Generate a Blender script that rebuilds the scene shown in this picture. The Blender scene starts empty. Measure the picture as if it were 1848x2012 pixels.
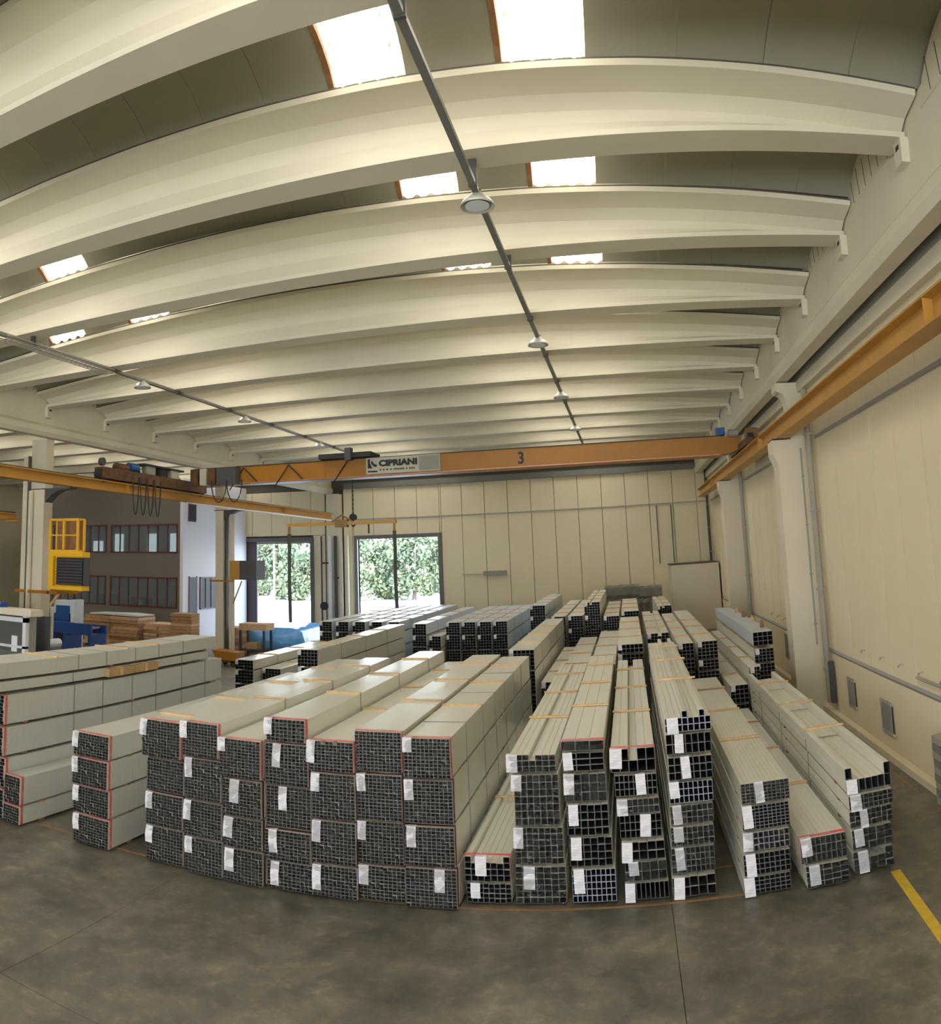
import bpy, bmesh, math, random
from mathutils import Matrix, Vector
random.seed(7)
PI = math.pi
SC = bpy.context.scene
COL = bpy.context.collection

# ---------------------------------------------------------------- camera (a phone panorama: central cylindrical)
F, Y0 = 1548.566, 904.801
r = Vector((0.11885, 0.0506, 0.19554))
R = Matrix.Rotation(r.length, 3, r.normalized())
cd = bpy.data.cameras.new('camera'); cam = bpy.data.objects.new('camera', cd); COL.objects.link(cam)
cd.type = 'PANO'; cd.panorama_type = 'CENTRAL_CYLINDRICAL'
cd.central_cylindrical_range_u_min = -924 / F; cd.central_cylindrical_range_u_max = 924 / F
cd.central_cylindrical_range_v_min = -(2012 - Y0) / F; cd.central_cylindrical_range_v_max = Y0 / F
cd.central_cylindrical_radius = 1.0
cd.clip_end = 1000
a, b, c = R.col[0], R.col[1], R.col[2]
cam.matrix_world = Matrix(((a.x, c.x, -b.x, 0), (a.y, c.y, -b.y, 0), (a.z, c.z, -b.z, 4.0), (0, 0, 0, 1)))
SC.camera = cam

# ---------------------------------------------------------------- sky, sun, daylight openings, rear fill, exposure
SKY, SUN, SKYL, REAR = 9.0, 9.0, 7.6, 1080
w = bpy.data.worlds.new('world'); SC.world = w; w.use_nodes = True
nt = w.node_tree; bg = nt.nodes['Background']
tc = nt.nodes.new('ShaderNodeTexCoord'); sp = nt.nodes.new('ShaderNodeSeparateXYZ'); rp = nt.nodes.new('ShaderNodeValToRGB')
nt.links.new(tc.outputs['Generated'], sp.inputs[0]); nt.links.new(sp.outputs['Z'], rp.inputs[0])
rp.color_ramp.elements[0].position = 0.0; rp.color_ramp.elements[0].color = (0.86, 0.93, 1.0, 1)
rp.color_ramp.elements[1].position = 0.7; rp.color_ramp.elements[1].color = (0.36, 0.60, 1.0, 1)
nt.links.new(rp.outputs[0], bg.inputs['Color']); bg.inputs['Strength'].default_value = SKY
sl = bpy.data.lights.new('sun', 'SUN'); sl.energy = SUN; sl.angle = 0.01; sl.color = (1, .95, .85)
so = bpy.data.objects.new('sun', sl); COL.objects.link(so); so.rotation_euler = (math.radians(42), 0, math.radians(25))


def area(name, loc, rot, sx, sy, energy=1, portal=True, color=(1, 1, 1)):
    l = bpy.data.lights.new(name, 'AREA'); l.shape = 'RECTANGLE'; l.size = sx; l.size_y = sy; l.energy = energy; l.color = color
    if portal: l.cycles.is_portal = True
    o = bpy.data.objects.new(name, l); COL.objects.link(o); o.location = loc; o.rotation_euler = rot
    return o


area('door_daylight', (-12.2, 41.3, 2.6), (-PI / 2, 0, 0), 4.6, 5.2)
area('door_daylight', (-19.2, 41.3, 2.6), (-PI / 2, 0, 0), 4.2, 5.2)
area('rear_fill_light', (-6.0, -13.6, 3.3), (PI / 2, 0, 0), 17.0, 6.0, REAR, False, (1, .93, .80))  # warm fill added behind the camera, through an unseen doorway
SC.view_settings.view_transform = 'Standard'; SC.view_settings.look = 'None'
SC.view_settings.gamma = 1.0; SC.view_settings.use_curve_mapping = False
SC.view_settings.exposure = 0.10
SC.cycles.max_bounces = 10; SC.cycles.diffuse_bounces = 6; SC.cycles.glossy_bounces = 4; SC.cycles.transmission_bounces = 6
SC.cycles.sample_clamp_indirect = 6.0; SC.cycles.use_denoising = True; SC.cycles.caustics_reflective = False; SC.cycles.caustics_refractive = False


# ---------------------------------------------------------------- materials
def mat(name, col, rough=.6, metal=0, var=0.0, vscale=3.0, bump=0.0, bscale=20.0, col2=None, emit=0, coat=0, alpha=1, detail=4, stretch=None, spec=.5):
    m = bpy.data.materials.new(name); m.use_nodes = True; nt = m.node_tree; N = nt.nodes; L = nt.links
    p = N['Principled BSDF']; p.inputs['Roughness'].default_value = rough; p.inputs['Metallic'].default_value = metal
    p.inputs['Base Color'].default_value = (*col, 1); p.inputs['Specular IOR Level'].default_value = spec
    if coat: p.inputs['Coat Weight'].default_value = coat; p.inputs['Coat Roughness'].default_value = .15
    if emit: p.inputs['Emission Color'].default_value = (*col, 1); p.inputs['Emission Strength'].default_value = emit
    if alpha < 1: p.inputs['Alpha'].default_value = alpha
    if var or bump:
        t = N.new('ShaderNodeTexCoord'); mp = N.new('ShaderNodeMapping'); L.new(t.outputs['Object'], mp.inputs[0])
        if stretch: mp.inputs['Scale'].default_value = stretch
    if var:
        n = N.new('ShaderNodeTexNoise'); n.inputs['Scale'].default_value = vscale; n.inputs['Detail'].default_value = detail; L.new(mp.outputs[0], n.inputs['Vector'])
        rr = N.new('ShaderNodeValToRGB'); rr.color_ramp.elements[0].position = .33; rr.color_ramp.elements[1].position = .68
        c2 = col2 or tuple(x * (1 - var) for x in col)
        rr.color_ramp.elements[0].color = (*c2, 1); rr.color_ramp.elements[1].color = (*col, 1)
        L.new(n.outputs[0], rr.inputs[0]); L.new(rr.outputs[0], p.inputs['Base Color'])
    if bump:
        n2 = N.new('ShaderNodeTexNoise'); n2.inputs['Scale'].default_value = bscale; L.new(mp.outputs[0], n2.inputs['Vector'])
        bb = N.new('ShaderNodeBump'); bb.inputs['Strength'].default_value = bump; bb.inputs['Distance'].default_value = .02
        L.new(n2.outputs[0], bb.inputs['Height']); L.new(bb.outputs[0], p.inputs['Normal'])
    return m


M = {}
M['cream'] = mat('cream_paint', (.70, .63, .49), .75, var=.06, vscale=.8, bump=.05)
M['beam'] = mat('painted_concrete', (.66, .615, .475), .8, var=.05, vscale=1.2)
M['wall'] = mat('wall_paint', (.77, .685, .48), .8, var=.05, vscale=.6)
M['dark_joint'] = mat('dark_joint', (.10, .09, .07), .9)
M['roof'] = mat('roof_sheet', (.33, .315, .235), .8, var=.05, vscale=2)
M['skylight'] = mat('fibreglass', (1.0, .97, .90), .6, emit=SKYL)
q = M['skylight'].node_tree; P = q.nodes['Principled BSDF']
tcn = q.nodes.new('ShaderNodeTexCoord'); mpn = q.nodes.new('ShaderNodeMapping'); mpn.inputs['Scale'].default_value = (1, .35, 1); nn = q.nodes.new('ShaderNodeTexNoise'); nn.inputs['Scale'].default_value = 16; nn.inputs['Detail'].default_value = 5
rn = q.nodes.new('ShaderNodeValToRGB'); rn.color_ramp.elements[0].position = .36; rn.color_ramp.elements[1].position = .47
rn.color_ramp.elements[0].color = (.09, .075, .045, 1); rn.color_ramp.elements[1].color = (1, .95, .85, 1)
q.links.new(tcn.outputs['Object'], mpn.inputs[0]); q.links.new(mpn.outputs[0], nn.inputs['Vector']); q.links.new(nn.outputs[0], rn.inputs[0])
wv = q.nodes.new('ShaderNodeTexWave'); wv.bands_direction = 'X'; wv.inputs['Scale'].default_value = 1.2; wv.inputs['Distortion'].default_value = .3
rw = q.nodes.new('ShaderNodeValToRGB'); rw.color_ramp.elements[0].position = .0; rw.color_ramp.elements[1].position = .12
rw.color_ramp.elements[0].color = (.06, .06, .06, 1); rw.color_ramp.elements[1].color = (1, 1, 1, 1)
mm = q.nodes.new('ShaderNodeMixRGB'); mm.blend_type = 'MULTIPLY'; mm.inputs[0].default_value = 1
q.links.new(tcn.outputs['Object'], wv.inputs['Vector']); q.links.new(wv.outputs[0], rw.inputs[0]); q.links.new(rn.outputs[0], mm.inputs[1]); q.links.new(rw.outputs[0], mm.inputs[2])
q.links.new(mm.outputs[0], P.inputs['Emission Color'])
M['skyframe'] = mat('rusty_trim', (.30, .15, .06), .7, var=.3, vscale=8)
M['darkorange'] = mat('grimy_orange', (.17, .07, .012), .6, var=.5, vscale=6, col2=(.05, .03, .015))
M['orange'] = mat('crane_orange', (.37, .155, .008), .45, var=.1, vscale=1.5)
M['rail'] = mat('rail_ochre', (.50, .26, .045), .5, var=.12, vscale=2)
M['yellow'] = mat('yellow_paint', (.80, .46, .02), .45)
M['steel'] = mat('galvanised', (.34, .32, .27), .5, metal=.15)
M['black'] = mat('black_metal', (.02, .02, .022), .6)
M['darkgrey'] = mat('dark_grey', (.07, .07, .075), .6)
M['trunking'] = mat('trunking', (.15, .15, .13), .5)
M['tube'] = mat('white_profile', (.68, .67, .59), .32, var=.04, vscale=.7, spec=.4)
M['cut'] = mat('cut_edge', (.085, .09, .09), .45, metal=.3)
M['cutb'] = mat('cut_edge_blue', (.26, .29, .36), .45, metal=.2)
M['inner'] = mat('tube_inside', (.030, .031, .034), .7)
M['film'] = mat('white_film', (.70, .70, .62), .22, var=.05, vscale=1.5, bump=.18, bscale=2.2, stretch=(1, .5, 1), spec=.5)
M['filmb'] = mat('bluish_film', (.55, .62, .70), .3, bump=.2, bscale=2.5)
M['ripple'] = mat('side_film', (.56, .56, .52), .42, bump=.3, bscale=6, stretch=(1, 3, .25))
M['tape'] = mat('red_tape', (.66, .05, .07), .5, var=.4, vscale=9, col2=(.62, .25, .22))
M['tapeshade'] = mat('shaded_tape', (.10, .02, .025), .5)  # tape of lower layers, shading between bundles put into its colour
M['paper'] = mat('paper_label', (.76, .74, .77), .8, var=.22, vscale=30, detail=1, stretch=(.3, .3, 2.2))
M['wood'] = mat('batten_wood', (.78, .52, .25), .8, var=.25, vscale=12)
M['spacer'] = mat('spacer_wood', (.30, .18, .08), .85, var=.3, vscale=10)
M['band'] = mat('grey_band', (.30, .30, .28), .5)
M['card'] = mat('cardboard', (.50, .33, .15), .85, var=.15, vscale=5)
M['timber'] = mat('timber', (.62, .38, .19), .85, var=.45, vscale=14, stretch=(.4, 1, 4))
M['timber2'] = mat('pale_timber', (.75, .50, .30), .85, var=.3, vscale=12, stretch=(.4, 1, 4))
M['brown'] = mat('office_wall', (.20, .175, .145), .8, var=.06, vscale=1)  # front wall only: its backlit shade is put into this brown
M['white'] = mat('white_wall', (.84, .82, .86), .8)
M['red'] = mat('red_frame', (.13, .03, .04), .5)
M['glass'] = mat('dark_glass', (.20, .24, .26), .12, alpha=.45)
M['room'] = mat('office_inside', (.34, .38, .40), .8)
M['lit'] = mat('lit_window', (.75, .95, 1.0), .5, emit=1.1)
M['blue'] = mat('blue_paint', (.015, .07, .30), .4)
M['palewhite'] = mat('pale_panel', (.70, .74, .78), .4)
M['bluelight'] = mat('blue_floor_light', (.10, .38, .95), .22, var=.3, vscale=3, bump=.5, bscale=4, col2=(.20, .50, .90))  # blue daylight on the glossy floor, put into a colour
M['clearfilm'] = mat('clear_film', (.55, .62, .70), .12, alpha=.55, bump=.6, bscale=5)
m = bpy.data.materials.new('crinkled_film'); m.use_nodes = True; M['crinkle'] = m; q = m.node_tree; q.nodes.remove(q.nodes['Principled BSDF'])
tr_ = q.nodes.new('ShaderNodeBsdfTransparent'); tr_.inputs[0].default_value = (.80, .80, .80, 1); gl = q.nodes.new('ShaderNodeBsdfGlossy'); gl.inputs['Roughness'].default_value = .16; gl.inputs[0].default_value = (.9, .9, .85, 1)
mxs = q.nodes.new('ShaderNodeMixShader'); tcn = q.nodes.new('ShaderNodeTexCoord'); nn = q.nodes.new('ShaderNodeTexNoise'); nn.inputs['Scale'].default_value = 15; nn.inputs['Detail'].default_value = 3; nn.inputs['Distortion'].default_value = 1.6
bp = q.nodes.new('ShaderNodeBump'); bp.inputs['Strength'].default_value = 1.0; bp.inputs['Distance'].default_value = .06
q.links.new(tcn.outputs['Object'], nn.inputs['Vector']); q.links.new(nn.outputs[0], bp.inputs['Height']); q.links.new(bp.outputs[0], gl.inputs['Normal'])
mxs.inputs[0].default_value = .055; q.links.new(tr_.outputs[0], mxs.inputs[1]); q.links.new(gl.outputs[0], mxs.inputs[2]); q.links.new(mxs.outputs[0], q.nodes['Material Output'].inputs[0])
M['greywrap'] = mat('grey_tarp', (.22, .21, .17), .6, var=.3, vscale=3, bump=.5, bscale=6)
M['yline'] = mat('yellow_line', (.72, .50, .03), .6, var=.3, vscale=7, col2=(.58, .38, .03))
M['oline'] = mat('orange_line', (.38, .19, .04), .7, var=.5, vscale=5, col2=(.20, .14, .08))
M['sign'] = mat('sign_plate', (.50, .48, .38), .6)
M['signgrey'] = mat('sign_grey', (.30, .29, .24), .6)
M['lamp'] = mat('lamp_shade', (.48, .48, .42), .4, metal=.2)
M['motorblue'] = mat('motor_blue', (.01, .09, .28), .4)
M['copper'] = mat('conductor_bar', (.60, .30, .22), .3, metal=.4)
M['cabglass'] = mat('cabinet_glass', (.16, .18, .16), .1, alpha=.45)
M['door'] = mat('door_leaf', (.085, .065, .07), .6)
M['doorframe'] = mat('door_frame', (.13, .125, .125), .5)
M['ground'] = mat('pale_gravel', (.70, .66, .58), .95, var=.08, vscale=.4)
M['leaf'] = mat('leaf', (.28, .31, .16), .8, var=.4, vscale=.3, col2=(.17, .22, .13))
M['trunk'] = mat('bark', (.20, .16, .12), .9)
M['outwhite'] = mat('post_white', (.8, .8, .8), .6)
# concrete floor: broad stains, fine mottling, polish
m = mat('concrete_floor', (.19, .165, .125), .5); M['floor'] = m
nt = m.node_tree; N = nt.nodes; L = nt.links; p = N['Principled BSDF']
ge = N.new('ShaderNodeNewGeometry')
n1 = N.new('ShaderNodeTexNoise'); n1.inputs['Scale'].default_value = .55; n1.inputs['Detail'].default_value = 9; n1.inputs['Roughness'].default_value = .68; n1.inputs['Distortion'].default_value = .25
n2 = N.new('ShaderNodeTexNoise'); n2.inputs['Scale'].default_value = 2.4; n2.inputs['Detail'].default_value = 12; n2.inputs['Roughness'].default_value = .76; n2.inputs['Distortion'].default_value = .3
n3 = N.new('ShaderNodeTexNoise'); n3.inputs['Scale'].default_value = 5; n3.inputs['Detail'].default_value = 9; n3.inputs['Roughness'].default_value = .7
for n in (n1, n2, n3): L.new(ge.outputs['Position'], n.inputs['Vector'])
r1 = N.new('ShaderNodeValToRGB'); r1.color_ramp.elements[0].position = .36; r1.color_ramp.elements[1].position = .64
r1.color_ramp.elements[0].color = (.084, .078, .062, 1); r1.color_ramp.elements[1].color = (.205, .187, .148, 1)
r2 = N.new('ShaderNodeValToRGB'); r2.color_ramp.elements[0].position = .30; r2.color_ramp.elements[1].position = .75
r2.color_ramp.elements[0].color = (.60, .61, .63, 1); r2.color_ramp.elements[1].color = (1.5, 1.44, 1.35, 1)
r3 = N.new('ShaderNodeValToRGB'); r3.color_ramp.elements[0].position = .52; r3.color_ramp.elements[1].position = .70
r3.color_ramp.elements[0].color = (1, 1, 1, 1); r3.color_ramp.elements[1].color = (1.5, 1.47, 1.38, 1)
L.new(n1.outputs[0], r1.inputs[0]); L.new(n2.outputs[0], r2.inputs[0]); L.new(n3.outputs[0], r3.inputs[0])
mx = N.new('ShaderNodeMixRGB'); mx.blend_type = 'MULTIPLY'; mx.inputs[0].default_value = 1; L.new(r1.outputs[0], mx.inputs[1]); L.new(r2.outputs[0], mx.inputs[2])
mx2 = N.new('ShaderNodeMixRGB'); mx2.blend_type = 'MULTIPLY'; mx2.inputs[0].default_value = 1; L.new(mx.outputs[0], mx2.inputs[1]); L.new(r3.outputs[0], mx2.inputs[2])
L.new(mx2.outputs[0], p.inputs['Base Color'])
rr = N.new('ShaderNodeMapRange'); rr.inputs['To Min'].default_value = .32; rr.inputs['To Max'].default_value = .6; L.new(n2.outputs[0], rr.inputs[0]); L.new(rr.outputs[0], p.inputs['Roughness'])
bb = N.new('ShaderNodeBump'); bb.inputs['Strength'].default_value = .12; bb.inputs['Distance'].default_value = .01; L.new(n2.outputs[0], bb.inputs['Height']); L.new(bb.outputs[0], p.inputs['Normal'])


# ---------------------------------------------------------------- helpers
class MB:
    """collects shapes and links them as ONE mesh object"""
    def __init__(s): s.v = []; s.f = []; s.m = []

    def add(s, vs, fs, mi=0):
        k = len(s.v); s.v += [tuple(v) for v in vs]; s.f += [tuple(i + k for i in f) for f in fs]; s.m += [mi] * len(fs); return s

    def box(s, x0, x1, y0, y1, z0, z1, mi=0):
        return s.add([(x0, y0, z0), (x1, y0, z0), (x1, y1, z0), (x0, y1, z0), (x0, y0, z1), (x1, y0, z1), (x1, y1, z1), (x0, y1, z1)],
                     [(0, 3, 2, 1), (4, 5, 6, 7), (0, 1, 5, 4), (1, 2, 6, 5), (2, 3, 7, 6), (3, 0, 4, 7)], mi)

    def loft(s, rings, mi=0, caps=True):
        n = len(rings[0]); vs = [v for q in rings for v in q]; fs = []
        for i in range(len(rings) - 1):
            for j in range(n):
                fs.append((i * n + j, i * n + (j + 1) % n, (i + 1) * n + (j + 1) % n, (i + 1) * n + j))
        if caps: fs += [tuple(range(n))[::-1], tuple(range((len(rings) - 1) * n, len(rings) * n))]
        return s.add(vs, fs, mi)

    def prof(s, pts, axis, a0, a1, mi=0):
        """extrude a 2-D outline along an axis"""
        g = {'x': lambda t, q: (t, q[0], q[1]), 'y': lambda t, q: (q[0], t, q[1]), 'z': lambda t, q: (q[0], q[1], t)}[axis]
        return s.loft([[g(t, q) for q in pts] for t in (a0, a1)], mi)

    def cyl(s, c, rad, h, axis='z', n=12, mi=0, rad2=None):
        rad2 = rad if rad2 is None else rad2; rings = []
        for t, q in ((0, rad), (h, rad2)):
            ring = []
            for k in range(n):
                a = 2 * PI * k / n; u, v = q * math.cos(a), q * math.sin(a)
                ring.append({'z': (c[0] + u, c[1] + v, c[2] + t), 'x': (c[0] + t, c[1] + u, c[2] + v), 'y': (c[0] + u, c[1] + t, c[2] + v)}[axis])
            rings.append(ring)
        return s.loft(rings, mi)

    def path(s, pts, rad, n=6, mi=0):
        rings = []
        for i, q in enumerate(pts):
            q = Vector(q); t = (Vector(pts[min(i + 1, len(pts) - 1)]) - Vector(pts[max(i - 1, 0)])).normalized()
            u = t.cross(Vector((0, 0, 1)) if abs(t.z) < .9 else Vector((1, 0, 0))).normalized(); v = t.cross(u)
            rings.append([q + rad * (math.cos(2 * PI * k / n) * u + math.sin(2 * PI * k / n) * v) for k in range(n)])
        return s.loft(rings, mi)

    def bar(s, p, q, rad, n=4, mi=0): return s.path([p, q], rad, n, mi)

    def mesh(s, name, mats, smooth=False):
        me = bpy.data.meshes.new(name); me.from_pydata(s.v, [], s.f)
        for q in mats: me.materials.append(M[q])
        me.polygons.foreach_set('material_index', s.m)
        if smooth: me.polygons.foreach_set('use_smooth', [True] * len(s.f))
        me.update(); return me

    def build(s, name, mats, parent=None, loc=(0, 0, 0), smooth=False):
        if isinstance(mats, str): mats = [mats]
        return ob(name, s.mesh(name, mats, smooth), parent, loc)


def ob(name, me, parent=None, loc=(0, 0, 0)):
    o = bpy.data.objects.new(name, me); COL.objects.link(o); o.location = loc
    if parent is not None: o.parent = parent
    return o


def tag(o, label=None, cat=None, group=None, kind=None):
    for k, v in (('label', label), ('category', cat), ('group', group), ('kind', kind)):
        if v: o[k] = v
    return o


def thing(name, label, cat, loc, group=None, rz=0):
    o = ob(name, None, None, loc); o.rotation_euler.z = rz; o.empty_display_size = .2
    return tag(o, label, cat, group)


# ---------------------------------------------------------------- the shell
XR, XL, YB, YF = 4.4, -37.0, 41.0, -13.0
PX = 3.74                                   # joint origin of the far wall
fl = tag(MB().box(XL, XR + .3, YF, YB + .3, -.30, -.105).build('floor', 'dark_joint'), kind='structure')
cache = {}
xs = [XL, -29.75, -23.75, -17.75, -11.75, -5.75, .25, XR + .3]; ys = [YF, -6.1, -.1, 5.9, 11.9, 17.9, 23.9, 29.9, 35.9, YB + .3]
for i in range(len(xs) - 1):
    for j in range(len(ys) - 1):
        MB().box(xs[i] + .003, xs[i + 1] - .003, ys[j] + .003, ys[j + 1] - .003, -.105, 0).build('slab', 'floor', fl)


def panels(parent, axis, fixed, a0, a1, z0, z1, step, org, thick=.10, m='wall'):
    """upright wall panels with open joints; parts of the wall; same-size panels share one mesh"""
    k = math.floor((a0 - org) / step); e = org + k * step
    while e < a1 - 1e-6:
        s0, s1 = max(e, a0), min(e + step, a1)
        if s1 - s0 > .08:
            key = (axis, round(s1 - s0, 3), z0, z1, m)
            if key not in cache:
                g = .013 if axis == 'x' else .011; w = s1 - s0; c = .001
                pr = [(g, thick), (g, c), (g + c, 0), (w - g - c, 0), (w - g, c), (w - g, thick)]
                b = MB()
                if axis == 'x': b.prof(pr, 'z', z0, z1)
                else: b.prof([(q[1], q[0]) for q in pr], 'z', z0, z1)
                cache[key] = b.mesh('panel', [m])
            ob('panel', cache[key], parent, (s0, fixed, 0) if axis == 'x' else (fixed, s0, 0))
        e += step


# far wall with two big doors
wb = MB()
D1 = (-14.5, -9.95, 5.2); D2 = (-22.0, -17.3, 5.2)
for x0, x1, z0, z1 in ((XL, D2[0], 0, 10.6), (D2[0], D2[1], D2[2], 10.6), (D2[1], D1[0], 0, 10.6), (D1[0], D1[1], D1[2], 10.6), (D1[1], XR + .3, 0, 10.6)):
    wb.box(x0, x1, YB + .10, YB + .3, z0, z1)
wb = tag(wb.build('wall_back', 'dark_joint'), kind='structure')
panels(wb, 'x', YB, D1[1] + .2, XR, 0, 8.0, 1.235, PX)
panels(wb, 'x', YB, D1[0] - .2, D1[1] + .2, D1[2] + .2, 8.0, 1.235, PX)
panels(wb, 'x', YB, -15.3, D1[0] - .2, 0, 8.0, 1.235, PX)
panels(wb, 'x', YB, D2[0] - .15, -16.4, D2[2] + .3, 8.0, 1.235, PX)
panels(wb, 'x', YB, D2[1] + .15, -16.4, 0, D2[2] + .28, 1.235, PX)
panels(wb, 'x', YB, -27.0, D2[0] - .15, 0, 8.0, 1.235, PX)
panels(wb, 'x', YB, XL, -27.0, 0, 8.0, 2.47, PX)
# conduit line across the far wall and dark strip at its head
tag(MB().box(-15.2, XR - .1, YB - .06, YB - .01, 6.26, 6.31).build('trim_1', 'steel'), kind='structure')
tag(MB().box(-15.2, XR, YB - .18, YB - .02, 8.0, 8.3).build('trim_2', 'trunking'), kind='structure')

for n, (x0, x1, zt), lab in ((1, D1, 'r'), (2, D2, 'l')):
    d = tag(ob('door_%d' % n, None, None, ((x0 + x1) / 2, YB, 0)), kind='structure'); cx = (x0 + x1) / 2
    MB().box(x0 - .2 - cx, x0 - cx, -.08, .3, 0, zt).box(x1 - cx, x1 + .2 - cx, -.08, .3, 0, zt).box(x0 - .2 - cx, x1 + .2 - cx, -.08, .3, zt, zt + .2).build('door_frame', 'doorframe', d)
    if n == 1: continue
    MB().box(x0 - cx, x0 + 1.3 - cx, .05, .16, 0.02, zt).build('door_leaf', 'door', d)
    MB().box(x0 + 1.3 - cx, x1 - cx, .02, .14, zt - .15, zt).build('door_track', 'steel', d)

# right wall
wr = tag(MB().box(XR + .10, XR + .3, YF, YB, 0, 10.6).build('wall_right', 'dark_joint'), kind='structure')
panels(wr, 'y', XR, 5.0, YB, 1.45, 9.4, 1.235, 13.38)
panels(wr, 'y', XR - .0, YF, 5.0, 1.45, 9.4, 2.47, 13.38)
MB().box(XR - .02, XR + .1, YF, YB, 0, 1.36).build('plinth', 'wall', wr)
MB().prof([(XR - .03, 1.37), (XR - .05, 1.41), (XR, 1.45), (XR + .1, 1.45), (XR + .1, 1.37)], 'y', YF, YB).build('ledge', 'band', wr)
tag(MB().box(XR - .17, XR - .03, YF, YB, 0, .12).build('baseboard_right', 'wall'), kind='structure')
# cable conduit high on the right wall
tag(MB().box(XR - .07, XR - .02, 2, 17.2, 6.19, 6.26).box(XR - .07, XR - .02, 19.1, 28.1, 6.19, 6.26).box(XR - .07, XR - .02, 30, 40, 6.19, 6.26).build('trim_3', 'steel'), kind='structure')
# gutter band high on the right wall, shade under the girder put into its grey
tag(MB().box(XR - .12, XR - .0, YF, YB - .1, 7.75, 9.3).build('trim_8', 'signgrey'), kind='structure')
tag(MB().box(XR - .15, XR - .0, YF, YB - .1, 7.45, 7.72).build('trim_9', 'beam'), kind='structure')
# other walls, outside the picture: they close the hall
tag(MB().box(XL - .3, XL, YF, YB, 0, 10.6).build('wall_left', 'wall'), kind='structure')
wf = MB()
for x0, x1, z0, z1 in ((XL, -14.5, 0, 10.6), (-14.5, 2.5, 6.3, 10.6), (2.5, XR + .3, 0, 10.6)): wf.box(x0, x1, YF - .3, YF, z0, z1)  # wide opening added to let the rear fill in
tag(wf.build('wall_front', 'wall'), kind='structure')

# ---------------------------------------------------------------- roof: beams, vaulted sheets, skylights, girders
YBM = [9.1 + 2.9 * i for i in range(-7, 12)]; YBM[6] = 5.93


def zb(y):
    if y < 10: return 8.90
    if y < 13: return 8.77
    return 8.64


def hb(x, xa, xb):
    t = (x - (xa + xb) / 2) / ((xb - xa) / 2)
    return .37 + .48 * (1 - t * t)


def beam_mesh(xa, xb):
    rings = []
    for k in range(13):
        x = xa + (xb - xa) * k / 12; h = hb(x, xa, xb); hm = h - .27
        half = [(.25, 0), (.25, .07), (.15, hm * .55), (.12, hm), (.30, hm + .12), (.70, h - .07), (.72, h)]
        pts = [(-y, z) for y, z in half] + [(y, z) for y, z in half[::-1]]
        rings.append([(x, y, z) for y, z in pts])
    b = MB().loft(rings)
    for sg_ in (-1, 1):  # dark strips painted in for the shadow gap under the roof sheets
        b.loft([[(x, sg_ * .71, hb(x, xa, xb) - .002), (x, sg_ * .60, hb(x, xa, xb) - .002), (x, sg_ * .60, hb(x, xa, xb) + .03), (x, sg_ * .71, hb(x, xa, xb) + .03)] for x in [xa + (xb - xa) * k / 12 for k in range(13)]], 1)
    return b.mesh('roof_beam', ['beam', 'dark_joint'])


RX0, RX1 = -15.95, 3.75
ordn = ['first', 'second', 'third', 'fourth', 'fifth', 'sixth', 'seventh', 'eighth', 'ninth', 'tenth', 'eleventh', 'twelfth', 'thirteenth', 'fourteenth']
bm = beam_mesh(RX0, RX1); bml = beam_mesh(XL + .3, -16.75)
for y in YBM:
    if y < 5: lab = 'cream concrete roof beam overhead, behind the nearest one in view'
    else: lab = 'cream concrete roof beam of the main bay, %s counting from the nearest' % ordn[int(round((y - 6.2) / 2.9))]
    tag(ob('roof_beam', bm, None, (0, y, zb(y))), lab, 'beam', 'concrete roof beams of the main bay')
    if y > 11:
        tag(ob('roof_beam', bml, None, (0, y, zb(y))), 'roof beam of the left-hand bay, %s from the near end' % ordn[int(round((y - 12) / 2.9))], 'beam', 'roof beams of the left bay')

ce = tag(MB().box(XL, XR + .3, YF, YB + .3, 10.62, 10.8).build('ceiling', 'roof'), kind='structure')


def arc(n=12, y0=.62, y1=2.28, z0=0, rise=.42):
    out = []
    for k in range(n + 1):
        t = k / n; out.append((y0 + (y1 - y0) * t, z0 + rise * math.sin(PI * t) ** .8))
    return out


def vault_mesh(w, m='roof', corr=0):
    A = arc(); th = .03; rings = []
    if not corr:
        for x in (.0015, w - .0015):
            rings.append([(x, y, z) for y, z in A] + [(x, y, z + th) for y, z in A[::-1]])
        me = MB().loft(rings).mesh('roof_panel', [m], smooth=True); me.set_sharp_from_angle(angle=.6); return me
    n = corr * 8
    for k in range(n + 1):
        x = w * k / n; d = .035 * math.cos(2 * PI * k / 8)
        rings.append([(x, y, z + d) for y, z in A] + [(x, y, z + d + th) for y, z in A[::-1]])
    me = MB().loft(rings).mesh('skylight', [m], smooth=True); me.set_sharp_from_angle(angle=.7); return me


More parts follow.
